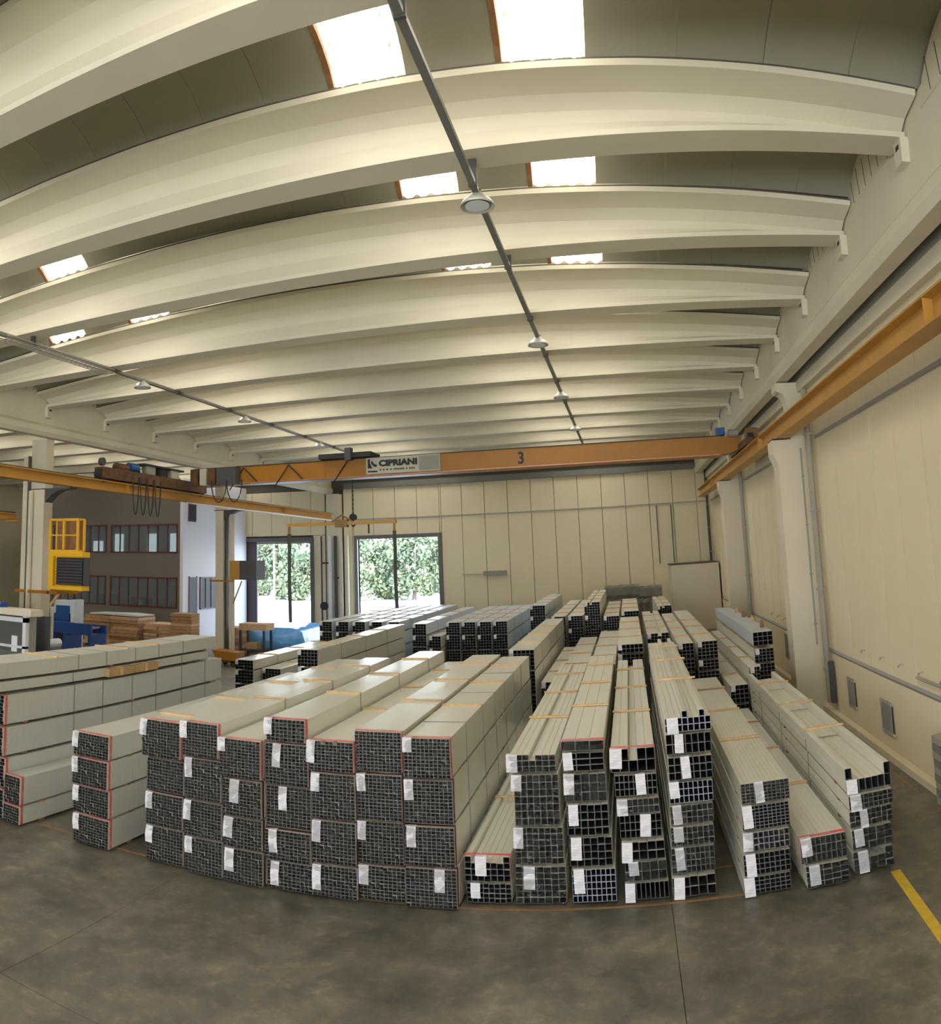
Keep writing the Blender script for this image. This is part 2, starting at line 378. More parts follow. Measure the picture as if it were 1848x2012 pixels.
sky_x = [(-1.1, -.14), (-3.15, -2.25), (-10.4, -9.35), (-12.8, -11.75)]
cuts = [4.0, 2.92, 1.9, .9, -.14, -1.1, -2.25, -3.15, -4.1, -5.0, -5.9, -6.8, -7.65, -8.5, -9.35, -10.4, -11.75, -12.8, -13.85, -14.9, -16.2]
vc = {}
for bi in range(len(YBM) - 1):
    y = YBM[bi]; zz = (zb(y) + zb(YBM[bi + 1])) / 2
    for k in range(len(cuts) - 1):
        x1, x0 = cuts[k], cuts[k + 1]; xm = (x0 + x1) / 2
        zt = zz + hb(max(RX0, min(RX1, xm)), RX0, RX1) + .02
        sky = any(abs(s[0] - x0) < .05 for s in sky_x)
        w_ = round(x1 - x0, 3)
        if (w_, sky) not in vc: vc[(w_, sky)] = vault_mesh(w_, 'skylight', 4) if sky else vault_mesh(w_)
        o = ob('skylight' if sky else 'roof_panel', vc[(w_, sky)], ce, (x0, y, zt)); o.scale.y = (YBM[bi + 1] - y) / 2.9
        f_ = lambda q: hb(max(RX0, min(RX1, q)), RX0, RX1)
        o.location.z = zz + f_(x0) + .02; o.rotation_euler.y = -math.atan((f_(x1) - f_(x0)) / (x1 - x0))
        if sky:
            tag(o, 'added glowing rooflight that brightens the left bay')
            if 'fr' not in vc:
                A = arc(); rings = [[(x, yy, z - dz) for yy, z in A] + [(x, yy, z + .05) for yy, z in A[::-1]] for x, dz in ((-.07, .02), (.0, .02))]
                vc['fr'] = MB().loft(rings).mesh('rooflight_edge', ['skyframe'])
            ob('rooflight_edge', vc['fr'], o)
# left bay roof, seen only as a sliver: plain vaults in one part
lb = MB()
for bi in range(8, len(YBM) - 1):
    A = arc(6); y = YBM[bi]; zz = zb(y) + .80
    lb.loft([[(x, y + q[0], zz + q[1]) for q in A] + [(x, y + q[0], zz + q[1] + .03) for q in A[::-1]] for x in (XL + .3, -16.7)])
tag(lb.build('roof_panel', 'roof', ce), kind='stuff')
for bi in range(5, len(YBM) - 1):
    for x0, w_ in ((-21.5, 1.05), (-24.5, 1.05), (-30.5, 1.05)):  # glowing panels added to light the otherwise dark left bay
        o = ob('skylight', vc[(1.05, True)], ce, (x0, YBM[bi], zb(YBM[bi]) + .74)); tag(o, 'added glowing rooflight that brightens the left bay')
# cream closures between the girders and the vaults
for xx, s in ((RX1 + .02, 1), (RX0 - .02, -1)):
    cl = MB()
    for y in YBM[:-1]:
        A = arc(8, rise=.42)
        pr = [(y + .5, 9.0), (y + 2.4, 9.0)] + [(y + q[0], 9.29 - (.26 if y > 13 else .13 if y > 10 else 0) + q[1] + .02) for q in A[::-1]]
        cl.prof(pr, 'x', xx, xx + s * .12)
    tag(cl.build('trim_%d' % (4 if s > 0 else 5), 'beam'), kind='structure')
    cj = MB()
    for y in YBM[4:-1]:
        for q in range(5):
            yy = y + .85 + q * .3
            cj.prof([(yy, 9.05), (yy + .015, 9.05), (yy + .1, 9.5), (yy + .085, 9.5)], 'x', xx - s * .004, xx)
    tag(cj.build('trim_%d' % (6 if s > 0 else 7), 'dark_joint'), kind='structure')


def girder(x0, s, label):
    """s=+1: inner face looks to -x (right side of the hall)"""
    t = thing('girder', label, 'girder', (x0, 0, 0), 'concrete girders carrying the roof beams')
    pr = [(0, 9.27), (.0, 8.12), (-.08, 8.02), (-.08, 7.86), (0, 7.74), (.28, 7.74), (.35, 7.86), (.35, 8.02), (.30, 8.12), (.30, 9.27)]
    g = MB().prof([(s * x, z) for x, z in pr][::(1 if s < 0 else -1)], 'y', YF, YB); g.build('girder_body', 'beam', t)
    for y in YBM:
        if y < 5 or y > 40: continue
        z = zb(y)
        q = MB().box(min(0, -s * .11), max(0, -s * .11), y - .27, y - .02, z - .33, z - .0).build('bearing_block', 'beam', t)
        MB().box(min(-s * .111, -s * .116), max(-s * .111, -s * .116), y - .2, y - .10, z - .13, z - .07).build('socket_hole', 'black', q)
    return t


girder(3.78, 1, 'long cream concrete girder under the roof beams along the right wall')
girder(-15.98, -1, 'long cream concrete girder over the left-hand columns')


# ---------------------------------------------------------------- columns, downpipes
def right_column(y, label):
    t = thing('column', label, 'column', (4.0, y, 0), 'cream columns against the right wall')
    MB().prof([(-.35, 0), (.38, 0), (.38, 6.32), (-.46, 6.32), (-.46, 6.0), (-.35, 5.72)], 'y', 0, .62).build('shaft', 'cream', t)
    pr = [(.0, 6.32), (.38, 6.32), (.38, 7.70), (-.26, 7.70), (-.27, 7.52)]
    for k in range(7):
        a = PI / 2 * k / 6; pr.append((-.22 + .22 * math.sin(a), 7.1 + .38 * math.cos(a)))
    MB().prof(pr, 'y', .05, .57).build('capital', 'beam', t)
    MB().box(-.46, -.1, -.03, .65, 6.32, 6.345).build('bearing_plate', 'black', t)
    return t


for y, l in ((7.1, 'cream right wall column beyond the right edge of the view'), (18.14, 'tall cream column on the right wall, the nearer one in view'), (29.2, 'tall cream column on the right wall, farther along')):
    right_column(y, l)


def downpipe(x, y, z0, z1, rad, label, m='steel'):
    t = thing('downpipe', label, 'pipe', (x, y, z0))
    MB().cyl((0, 0, 0), rad, z1 - z0, n=10).build('pipe', m, t, smooth=False)
    for k in range(4):
        z = (z1 - z0) * (k + .4) / 4; MB().box(-rad - .012, rad + .02, -rad - .012, rad + .012, z, z + .035).build('clamp', 'steel', t)


downpipe(4.27, 17.55, .28, 7.4, .075, 'grey downpipe beside the nearer right wall column')
downpipe(4.20, 18.10, 1.5, 6.1, .02, 'thin cable conduit running down the nearer right wall column')
downpipe(4.27, 28.5, .28, 7.4, .075, 'grey downpipe beside the farther right wall column')
downpipe(4.25, 40.6, 3.15, 8.0, .07, 'dark pipe in the corner where the far and right walls meet', 'darkgrey')


def left_column(y, x0, x1, label, twin=False):
    t = thing('column', label, 'column', (x0, y, 0), 'cream columns between the two bays'); w = x1 - x0
    MB().box(0, w, 0, .4, 0, 6.14).build('shaft', 'cream', t)
    MB().prof([(-.1, 6.14), (w, 6.14), (w, 5.75), (w + .25, 5.98), (w + .55, 6.10), (w + 1.0, 6.14), (w + 1.0, 6.17), (-.1, 6.17)][::-1], 'y', .05, .38).build('corbel', 'darkgrey', t)
    MB().box(-.05, w, .05, .4, 6.18, 7.72).build('capital', 'beam', t)
    if twin:
        MB().box(-.34, -.12, 0, .4, 0, 7.2).build('twin_shaft', 'cream', t)
        MB().cyl((-.06, -.03, 0), .045, 7.2, n=8).build('drain_pipe', 'darkgrey', t)
        MB().cyl((.10, -.09, 0), .075, 6.1, n=8).build('drain_pipe', 'beam', t)
    else:
        MB().box(w + .02, w + .09, .1, .3, 0, 6.1).build('cable_duct', 'darkgrey', t)
        MB().cyl((w + .26, .25, 0), .12, 6.0, n=10).build('drain_pipe', 'cream', t)
    return t


left_column(17.8, -16.72, -16.16, 'thick cream column in front of the dark office, with yellow boxes hung on it', True)
left_column(28.5, -16.28, -15.92, 'cream column left of the two bright doors with an orange heater on it')
left_column(6.9, -16.7, -16.2, 'cream column beyond the left edge of the view')
# pier and pipes between the two doors
t = thing('column', 'grey pier with pipes on it between the two bright doors', 'column', (-15.7, 40.2, 0))
MB().box(-.35, .35, .1, .75, 0, 7.7).build('shaft', 'beam', t)
for dx, rr_, m_ in ((-.62, .05, 'darkgrey'), (-.10, .10, 'palewhite'), (.20, .09, 'darkgrey'), (.50, .11, 'beam'), (.85, .12, 'beam')):
    MB().cyl((dx, 0, 0), rr_, 5.4, n=10).build('pipe', m_, t)
MB().box(-.6, -.05, -.04, .04, 3.9, 3.98).build('pipe_bracket', 'black', t)
MB().box(.1, .5, -.04, .04, 3.1, 3.18).build('pipe_bracket', 'black', t)
MB().cyl((-.4, -.3, 1.65), .22, .1, axis='y', n=14).build('hose_reel', 'black', t)

# white boxed-in corner room on the right at the far end
t = thing('partition', 'plain white boxed-in enclosure in the far right corner', 'enclosure', (2.02, 38.0, 0))
MB().box(0, 2.3, 0, 2.9, 0, 3.13).build('enclosure_wall', 'cream', t)
MB().box(-.02, 2.32, -.02, 2.9, 3.13, 3.17).build('top_edge', 'darkgrey', t)

# ---------------------------------------------------------------- crane rails and overhead crane
def rail(x0, x1, z0, z1, y0, y1, label, m='rail', head=1):
    t = thing('crane_rail', label, 'crane rail', ((x0 + x1) / 2, y0, z0)); w = (x1 - x0) / 2; h = z1 - z0
    MB().prof([(-w, 0), (w, 0), (w, .03), (.03, .05), (.03, h - .05), (w, h - .03), (w, h), (-w, h), (-w, h - .03), (-.03, h - .05), (-.03, .05), (-w, .03)], 'y', 0, y1 - y0).build('rail_beam', m, t)
    if head: MB().box(-.025, .025, 0, y1 - y0, h, h + .05).build('rail_head', 'darkgrey', t)
    k = 2.5
    while k < y1 - y0:
        MB().box(-w + .01, w - .01, k, k + .015, .03, h - .03).build('web_stiffener', m, t); k += 12
    return t


rail(3.60, 3.94, 6.35, 6.74, -6, 38.6, 'long ochre crane rail beam along the right wall')
rail(-15.22, -14.92, 6.18, 6.50, -6, 38.5, 'long ochre crane rail beam on the left-hand columns')
t = rail(-17.55, -17.3, 5.20, 5.42, -4, 17.85, 'short stretch of orange rail in the bay behind the left column')
MB().box(-.12, .37, 21.55, 21.78, -.06, -.0).build('support_bracket', 'rail', t)
t = thing('light_strip', 'white busbar strip under the left crane rail', 'busbar', (-14.86, 24, 6.10))
MB().box(-.03, .03, 0, 14, 0, .05).build('strip', 'outwhite', t)

YC = 24.0
cr = thing('overhead_crane', 'orange overhead bridge crane spanning the hall, marked with a black 3', 'crane', (0, YC, 6.7))
MB().box(-14.6, 3.05, 0, .5, .03, .60).build('bridge_beam', 'orange', cr)
MB().box(-14.6, 3.05, -.05, .55, -.01, .03).build('lower_flange', 'orange', cr)
MB().box(-14.6, 3.05, -.03, .53, .60, .625).build('walkway_edge', 'black', cr)
MB().box(-14.5, 3.0, -.075, -.05, .015, .035).build('conductor_strip', 'copper', cr)
for x in (-12.3, -9.6, -4.1, -1.2, .9):
    MB().box(x, x + .03, -.006, 0, .03, .60).build('stiffener', 'orange', cr)
MB().prof([(3.05, .03), (3.35, .06), (3.72, .20), (3.72, .60), (3.05, .60)], 'y', .02, .48).build('tapered_end', 'orange', cr)
# right end truck with wheels and motor
tr = MB().box(3.60, 3.92, -1.7, 1.9, .10, .30).build('end_truck', 'darkorange', cr)
for y in (-1.4, 1.6): MB().cyl((3.68, y, .29), .18, .16, axis='x', n=16).build('wheel', 'black', tr)
MB().box(2.95, 3.22, -.05, .35, .63, .86).build('drive_motor', 'motorblue', cr)
MB().cyl((3.3, -.1, .66), .12, .3, axis='x', n=12).build('gearbox', 'steel', cr)
MB().cyl((3.72, -.9, .42), .26, .34, axis='x', n=16).build('cable_drum', 'spacer', cr)
# left end truck, running far towards the viewer on its rail
tl = MB().box(-15.25, -14.9, -4.9, 1.4, -.13, .22).build('end_truck', 'darkorange', cr)
for y in (-4.75, 1.1): MB().cyl((-15.2, y, -.02), .24, .25, axis='x', n=16).build('wheel', 'black', tl)
MB().cyl((-15.25, -4.6, .42), .13, .12, axis='x', n=14).build('bumper', 'darkgrey', tl)
MB().cyl((-15.1, -4.0, .30), .15, .6, axis='y', n=12).build('drive_motor', 'darkorange', tl)
MB().cyl((-15.1, -3.3, .38), .15, .45, axis='y', n=12).build('drive_motor', 'motorblue', tl)
MB().box(-15.3, -14.9, -2.7, -.2, .50, .56).build('service_shelf', 'black', tl)
for k in range(3): MB().box(-15.2, -14.95, -2.4 + k * .75, -1.95 + k * .75, .1, .5).build('control_box', ['signgrey', 'black', 'sign'][k], tl)
for k in range(6): MB().box(-15.32, -15.26, -3.6 + k * .55, -3.5 + k * .55, -.5, .35).build('cable_carrier', 'black', tl)
# electric cabinets hung on the near side of the bridge
for k, (x, w_, m_) in enumerate(((-14.5, .30, 'darkorange'), (-14.12, .26, 'sign'), (-13.8, .30, 'darkorange'), (-13.45, .75, 'darkgrey'))):
    MB().box(x, x + w_, -.42, -.06, -.02, .56).build('switch_box', m_, cr)
# festoon cables
for k in range(4):
    x = -14.9; y = -3.75 + k * .42
    pts = [(x + .3, y + .34 * t, -.1 - 1.2 * math.sin(PI * t) ** .5) for t in [i / 10 for i in range(11)]]
    MB().path([(q[0], q[1], q[2] + .1) for q in pts], .022, 5).build('festoon_cable', 'black', cr)
for x in (-13.3, -12.7):
    MB().path([(x + .3 * math.cos(PI * i / 10), -.5, .1 - .75 * math.sin(PI * i / 10)) for i in range(11)], .02, 5).build('festoon_cable', 'black', cr)
for xc in (-12.55, -10.85, -8.75):
    MB().bar((xc, -.09, .55), (xc - .55, -.09, -.2), .022).build('festoon_cable', 'black', cr)
    if xc < -9: MB().bar((xc, -.09, .55), (xc + .5, -.09, .05), .022).build('festoon_cable', 'black', cr)
# trolley, chain, hook
MB().box(-9.7, -7.9, -.25, .75, .64, .80).build('trolley', 'black', cr)
MB().box(-8.75, -8.55, -.35, -.1, .55, .95).build('trolley_motor', 'darkgrey', cr)
ch = MB()
for k in range(16):
    z = -.05 - k * .07; ch.box(-8.62 - (.018 if k % 2 else .006), -8.62 + (.018 if k % 2 else .006), -.02, .02, z - .08, z)
ch.build('hoist_chain', 'black', cr)
MB().cyl((-8.62, -.08, -1.28), .11, .16, axis='y', n=12).path([(-8.62, 0, -1.15), (-8.62, 0, -1.4), (-8.70, 0, -1.5), (-8.62, 0, -1.58), (-8.54, 0, -1.5)], .03).build('hook', 'black', cr)


def text(s, size, bold=0.0):
    cu = bpy.data.curves.new('lettering', 'FONT'); cu.body = s; cu.size = size; cu.offset = bold; cu.extrude = .004; cu.align_x = 'LEFT'; cu.resolution_u = 3
    o = bpy.data.objects.new('tmp', cu); COL.objects.link(o); dg = bpy.context.evaluated_depsgraph_get()
    me = bpy.data.meshes.new_from_object(o.evaluated_get(dg)); bpy.data.objects.remove(o); me.name = 'lettering'; return me


def put_text(s, size, loc, parent, m, bold=0, sx=1.0):
    me = text(s, size, bold); me.materials.clear(); me.materials.append(M[m])
    o = ob('lettering', me, parent, loc); o.rotation_euler = (PI / 2, 0, 0); o.scale = (sx, 1, 1); return o


put_text('3', .52, (-3.22, -.012, .13), cr, 'black', .012, .85)
sg = MB().box(-8.12, -5.66, -.06, -.03, .07, .60).build('sign_plate', 'sign', cr)
MB().box(-6.35, -5.68, -.064, -.06, .10, .57).build('grey_field', 'signgrey', sg)
put_text('CIPRIANI', .26, (-7.68, -.066, .32), sg, 'black', .016, 1.22)
ll = MB(); rl = random.Random(5); x = -7.66
while x < -6.45:
    d = rl.uniform(.03, .07); ll.box(x, x + d, -.064, -.06, .17, .225); x += d + rl.choice((.012, .012, .06))
tag(ll.build('small_print', 'darkgrey', sg), kind='stuff')
# the maker's emblem: black block cut by a pale swoosh
lg = MB()
lg.add([(-8.06, -.066, .56), (-7.98, -.066, .56), (-7.98, -.066, .42), (-7.90, -.066, .26), (-8.06, -.066, .26)], [(0, 4, 3, 2, 1)])
lg.add([(-7.93, -.066, .52), (-7.84, -.066, .40), (-7.74, -.066, .36), (-7.76, -.066, .30), (-7.86, -.066, .31), (-7.95, -.066, .42)], [(0, 5, 4, 3, 2, 1)])
lg.add([(-8.06, -.066, .18), (-7.74, -.066, .18), (-7.74, -.066, .13), (-8.06, -.066, .13)], [(0, 3, 2, 1)])
lg.build('emblem', 'black', sg)

sb = thing('spreader_beam', 'yellow-orange lifting beam hanging from the crane hook with two dark slings', 'lifting beam', (-8.64, 23.0, 5.18))
MB().box(-1.85, 1.77, -.06, .06, -.05, .05).build('beam', 'rail', sb)
MB().path([(-.35, 0, .05), (0, 0, .26), (.35, 0, .05)], .03).build('lifting_eye', 'spacer', sb)
MB().box(-.2, .2, -.09, .09, -.12, .12).build('centre_block', 'spacer', sb)
for x, z in ((-1.80, -3.05), (1.70, -2.60)):
    MB().box(x - .03, x + .03, -.03, .03, -.3, -.03).build('shackle', 'orange', sb)
    MB().path([(x, 0, -.28), (x + .01, 0, -.9), (x - .005, 0, -1.6), (x + .02, 0, z)], .055, 6).build('sling', 'darkgrey', sb)
MB().box(.86, .9, -.02, .02, -.34, -.05).build('short_hook', 'black', sb)

# ---------------------------------------------------------------- cable trunkings and lamps under the beams
for xi, (x, zc, lamps, y1, lab) in enumerate(((-1.62, 8.86, (9.36, 16.2, 22.0, 28.1, 34.0), 40, 'dark cable trunking under the roof beams right of centre'), (-11.35, 8.86, (16.1, 21.7, 27.9, 34.0), 40, 'dark cable trunking under the roof beams on the left'))):
    t = thing('cable_trunking', lab, 'cable trunking', (x, 4, zc))
    b = MB(); b.box(-.042, .042, 0, y1 - 4, -.30, -.24); b.box(-.03, .03, 0, y1 - 4, -.235, -.215, 1); b.build('trunking', ['trunking', 'steel'], t)
    for y in YBM:
        if y > 4.5 and y < 40:
            MB().box(-.055, .055, y - 4.02, y - 3.98, -.312, zb(y) - zc).build('hanger', 'darkgrey', t)
    for li, y in enumerate(lamps):
        ly = {0: 'nearest lamp', 1: 'second nearest lamp', 2: 'third lamp', 3: 'fourth lamp', 4: 'farthest lamp'}[li]
        lp = thing('high_bay_lamp', 'round grey-white high bay lamp, %s under the %s trunking' % (ly, 'right-hand' if xi == 0 else 'left-hand'), 'lamp', (x, y, zc - .46), 'high bay lamps')
        prf = [(.06, .19), (.09, .15), (.17, .09), (.21, .035), (.22, 0), (.205, 0), (.18, .05), (.05, .09)]
        MB().loft([[(q[0] * math.cos(2 * PI * k / 24), q[0] * math.sin(2 * PI * k / 24), q[1]) for k in range(24)] for q in prf]).build('lamp_shade', 'lamp', lp, smooth=True)
        MB().cyl((0, 0, .17), .06, .05, n=12).build('ballast', 'darkgrey', lp)
        MB().cyl((0, 0, .005), .155, .01, n=20).build('lens', 'palewhite', lp)
t = thing('cable_tray', 'open wire cable tray beside the left trunking', 'cable tray', (-11.15, 10.9, 8.42))
b = MB()
for x in (-.14, -.05, .05, .14): b.bar((x, 0, 0), (x, 3.6, 0), .012)
for k in range(25): b.bar((-.14, k * .15, 0), (.14, k * .15, 0), .010)
b.build('wire_mesh', 'steel', t)
for x in (-.14, .14):
    MB().bar((x, 0, .06), (x, 3.6, .06), .014).build('side_wire', 'steel', t)
    MB().bar((x, 1.2, 0), (x, 1.2, .36), .01).build('hanger', 'steel', t)

# ---------------------------------------------------------------- bundles of profiles
tc_ = {}


def tube_mesh(w, h, L_, t=.006, ch=.006, cm='cut'):
    k = (w, h, L_, t, ch, cm)
    if k in tc_: return tc_[k]
    b = MB(); w_, h_ = w - .0016, h - .0016
    if ch:
        O = [(ch, 0), (w_ - ch, 0), (w_, ch), (w_, h_ - ch), (w_ - ch, h_), (ch, h_), (0, h_ - ch), (0, ch)]
        I = [(max(t, min(w_ - t, x)), max(t, min(h_ - t, z))) for x, z in O]
    else:
        O = [(0, 0), (w_, 0), (w_, h_), (0, h_)]; I = [(t, t), (w_ - t, t), (w_ - t, h_ - t), (t, h_ - t)]
    n = len(O)
    vs = [(x, 0, z) for x, z in O] + [(x, L_, z) for x, z in O] + [(x, 0, z) for x, z in I] + [(x, L_, z) for x, z in I]
    b.add(vs, [(j, (j + 1) % n, n + (j + 1) % n, n + j) for j in range(n)], 0)
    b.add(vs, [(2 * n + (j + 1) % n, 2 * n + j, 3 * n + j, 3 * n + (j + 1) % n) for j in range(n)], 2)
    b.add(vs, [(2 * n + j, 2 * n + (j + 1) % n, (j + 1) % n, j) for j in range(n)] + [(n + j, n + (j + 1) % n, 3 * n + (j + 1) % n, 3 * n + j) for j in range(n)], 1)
    # weld the three copies
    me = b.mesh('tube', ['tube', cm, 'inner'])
    bmm = bmesh.new(); bmm.from_mesh(me); bmesh.ops.remove_doubles(bmm, verts=bmm.verts, dist=1e-6); bmm.to_mesh(me); bmm.free()
    tc_[k] = me; return me


def label_mesh(w, drop, over, curl):
    b = MB(); pts = [(-0.0 + over, .004), (.02, .005), (-.006, .002), (-.012, -.03), (-.016 - curl, -drop * .5), (-.014 - curl * .3, -drop)]
    vs = []
    for y, z in pts: vs += [(0, y, z), (w, y - .003, z)]
    vs2 = [(x, y - .0015, z + .001) for x, y, z in vs]
    n = len(pts); fs = [(2 * i, 2 * i + 1, 2 * i + 3, 2 * i + 2) for i in range(n - 1)]
    b.add(vs, fs); b.add(vs2, [f[::-1] for f in fs]); return b.mesh('paper_label', ['paper'])


def bundle(name, label, group, x0, x1, z0, z1, y0, L_, nx, nz, film=0, tape=0, lab=None, lw=.12, ld=.26, battens=(), bands=(), missing=(), extra=(), cm='cut', spacer=1, jit=.012, floor=False, tt=.0045, crinkle=0):
    """one strapped bundle of square tubes; every tube a part when it shows large, else one joined part"""
    if y0 < 9.4 and nx in (10, 11) and (z1 - z0) / nz > .04 and crinkle: nx += 1; nz = round((z1 - z0) / .042)
    t = thing(name, label, 'tube bundle', (x0, y0, z0), group)
    W = x1 - x0; H = z1 - z0; g = .03 if spacer else 0.0
    cw = W / nx; chh = (H - g) / nz
    fine = cw < .061 or chh < .048 or y0 > 13
    rnd = random.Random(int(abs(x0 * 977 + z0 * 131 + y0 * 17)))
    lw *= .95; ld = min(ld * .8, H - .01) if lab is not None else ld
    cells = [(i, j) for i in range(nx) for j in range(nz) if not (j == nz - 1 and i in missing)] + [(i, nz) for i in extra]
    if fine:
        b = MB()
        for i, j in cells:
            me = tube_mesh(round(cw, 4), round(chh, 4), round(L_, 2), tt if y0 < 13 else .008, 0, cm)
            d = rnd.uniform(-.002, .002) - (rnd.random() < .06) * rnd.uniform(0, .02)
            b.v, b.f, b.m = b.v, b.f, b.m
            k = len(b.v)
            b.v += [(v.co.x + i * cw, v.co.y + d, v.co.z + g + j * chh) for v in me.vertices]
            for p_ in me.polygons: b.f.append(tuple(q + k for q in p_.vertices)); b.m.append(p_.material_index)
        tag(b.build('tubes', ['tube', cm, 'inner'], t), kind='stuff')
    else:
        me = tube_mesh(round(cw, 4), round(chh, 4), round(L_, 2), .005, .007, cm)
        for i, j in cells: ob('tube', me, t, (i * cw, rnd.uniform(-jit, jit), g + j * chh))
    if film:
        fm = {1: 'film', 2: 'filmb', 3: 'ripple'}[film]
        e = .004; b = MB(); sgm = 12
        prof_ = [(-e, g + .01), (-e, H + e), (W * .5, H + e + .003), (W + e, H + e), (W + e, g + .01)]
        inn = [(W, g + .01), (W, H + .001), (W * .5, H + .001), (0, H + .001), (0, g + .01)]
        b.loft([[(x + rnd.uniform(-.0015, .0015), yy, z) for x, z in prof_] + [(x, yy, z) for x, z in inn] for yy in [.11 + (L_ - .15) * k / sgm for k in range(sgm + 1)]])
        b.build('film_wrap', ['ripple' if film == 3 else fm], t)
    if crinkle == 1 or (crinkle == 2 and rnd.random() < .5):
        b = MB(); n = 9
        vs = [(W * i / n, -.022 - rnd.uniform(0, .016) - (.01 if 0 < i < n and 0 < j < n else -.004), g + (H - g) * j / n) for j in range(n + 1) for i in range(n + 1)]
        b.add(vs, [(j * (n + 1) + i, j * (n + 1) + i + 1, (j + 1) * (n + 1) + i + 1, (j + 1) * (n + 1) + i) for j in range(n) for i in range(n)])
        b.build('clear_film', 'crinkle', t)
    if tape:
        b = MB(); e = .007; ww = .045
        b.box(-e, W + e, .035, .035 + ww, H + .004, H + e + .003); b.box(W + .004, W + e, .035, .035 + ww, g, H + e)
        b.box(-e, -.004, .035, .035 + ww, g, H + e); b.build('red_tape', 'tape' if tape == 1 else 'tapeshade', t)
    if lab is not None:
        o = ob('paper_label', label_mesh(lw, ld, .06, rnd.uniform(0, .015)), t, (lab, -jit, H + .003)); o.rotation_euler.y = rnd.uniform(-.06, .06)
    top = (chh if extra else 0)
    for yb in battens:
        o = MB().box(-.01, W + .01, 0, .05, 0, .022).build('batten', 'wood', t, (0, yb + rnd.uniform(-.05, .05), H + top + .004)); o.rotation_euler.z = rnd.uniform(-.05, .05)
    for yb in bands:
        e = .009
        MB().box(-e, -.005, yb, yb + .03, g, H + e).box(W + .005, W + e, yb, yb + .03, g, H + e).box(-e, W + e, yb, yb + .03, H + .008, H + .011).build('strap', 'band', t)
    if spacer:
        for yb in (.5, L_ / 2, L_ - .5):
            MB().box(.0, W, yb, yb + .08, 0, g - .002).build('spacer', 'spacer', t)
    return t


def lv(k, n):
    if n == 1: return 'the only one'
    if k == 0: return 'top'
    if k == n - 1: return 'bottom'
    return ['', 'second from top', 'third from top', 'fourth from top', 'fifth from top', 'sixth from top', 'seventh from top'][k]


BT = (2.05, 4.05, 6.1)


def stack(desc, group, y, layers, L_=7.5, F0=9.3, scale=True, **kw):
    """layers measured at distance F0 from top to bottom: x0,x1,z0,z1,nx,nz,dict"""
    s = y / F0 if scale else 1.0
    n = len(layers)
    for k, la in enumerate(layers):
        x0, x1, z0, z1, nx, nz = la[:6]; d = dict(kw); d.update(la[6] if len(la) > 6 else {})
        Z0 = 4 + (z0 - 4) * s; Z1 = 4 + (z1 - 4) * s
        if k < n - 1: Z0 = 4 + (layers[k + 1][3] - 4) * s + .002 + (layers[k + 1][6].get('ex', 0) if len(layers[k + 1]) > 6 else 0)
        else: Z0 = 0.0
        d.pop('ex', None)
        if k > 0: d['battens'] = ()
        if k > 0 and d.get('tape') and d.get('crinkle') and d.get('film') == 1: d['tape'] = 2
        dy = d.pop('dy', random.uniform(-.03, .03))
        word = d.pop('word', 'tubes').replace(' tubes', '').replace('tubes', 'white')
        bundle('tube_bundle', '%s-tube bundle, %s in %s' % (word.replace(' ', '-'), lv(k, n), desc), group, x0 * s, x1 * s, Z0, Z1, y + dy, L_ - dy, nx, nz, **d)


G1 = 'tube bundles in the front row of stacks'
fk = dict(crinkle=1, film=1, tape=1, battens=BT, bands=(2.08, 4.08, 6.13), jit=.015)
# the big block of seven stacks, left of centre, and the two loose stacks at far left
stack('the low stack at the left edge', G1, 9.07, [(-9.085, -8.76, .20, .62, 7, 9), (-9.085, -8.75, -.11, .18, 7, 6)], **dict(fk, film=3, battens=(), lab=None, tape=1))
stack('the detached stack left of the big block', G1, 9.2, [(-7.70, -7.07, 1.18, 1.50, 11, 7, dict(lab=-.01)), (-7.69, -7.06, .78, 1.15, 11, 8, dict(lab=.0)), (-7.68, -7.05, .38, .75, 11, 8, dict(lab=.0)), (-7.66, -7.03, -.02, .36, 11, 8, dict(lab=0.))], **dict(fk, film=3, battens=()))
stack('the leftmost stack of the big block', G1, 9.3, [(-6.45, -5.85, 1.36, 1.85, 11, 10, dict(lab=-.02, battens=(.4, 2.05, 4.0, 6.0))), (-6.38, -5.80, .93, 1.34, 11, 9), (-6.37, -5.80, .48, .90, 11, 9, dict(lab=.0)), (-6.37, -5.80, 0, .46, 11, 9, dict(lab=0.))], **fk)
stack('the second stack of the big block', G1, 9.22, [(-5.80, -5.27, 1.46, 1.89, 10, 9, dict(lab=-.03)), (-5.76, -5.22, .93, 1.43, 10, 10, dict(lab=.01, ld=.3)), (-5.77, -5.22, .45, .89, 10, 9, dict(lab=0., ld=.3)), (-5.77, -5.22, -.03, .42, 10, 9, dict(lab=.0, ld=.24))], **fk)
stack('the third stack of the big block', G1, 9.2, [(-5.23, -4.65, 1.28, 1.74, 10, 9, dict(lab=-.02, ld=.2)), (-5.19, -4.64, .80, 1.24, 10, 9, dict(lab=.12, lw=.14, ld=.34)), (-5.19, -4.645, .40, .77, 10, 8, dict(lab=.02, lw=.14, ld=.3)), (-5.20, -4.645, -.04, .38, 10, 9, dict(lab=.03, lw=.14, ld=.33))], **fk)
stack('the fourth stack of the big block', G1, 9.26, [(-4.56, -4.04, 1.77, 2.04, 9, 6, dict(lab=-.03, ld=.24)), (-4.58, -4.0, 1.26, 1.74, 10, 10, dict(lab=.12, ld=.34)), (-4.58, -3.98, .73, 1.22, 10, 10, dict(lab=.18, ld=.34)), (-4.58, -3.97, .35, .71, 10, 8, dict(lab=.06, ld=.32)), (-4.57, -3.96, -.03, .33, 10, 8, dict(lab=.06, ld=.34))], **fk)
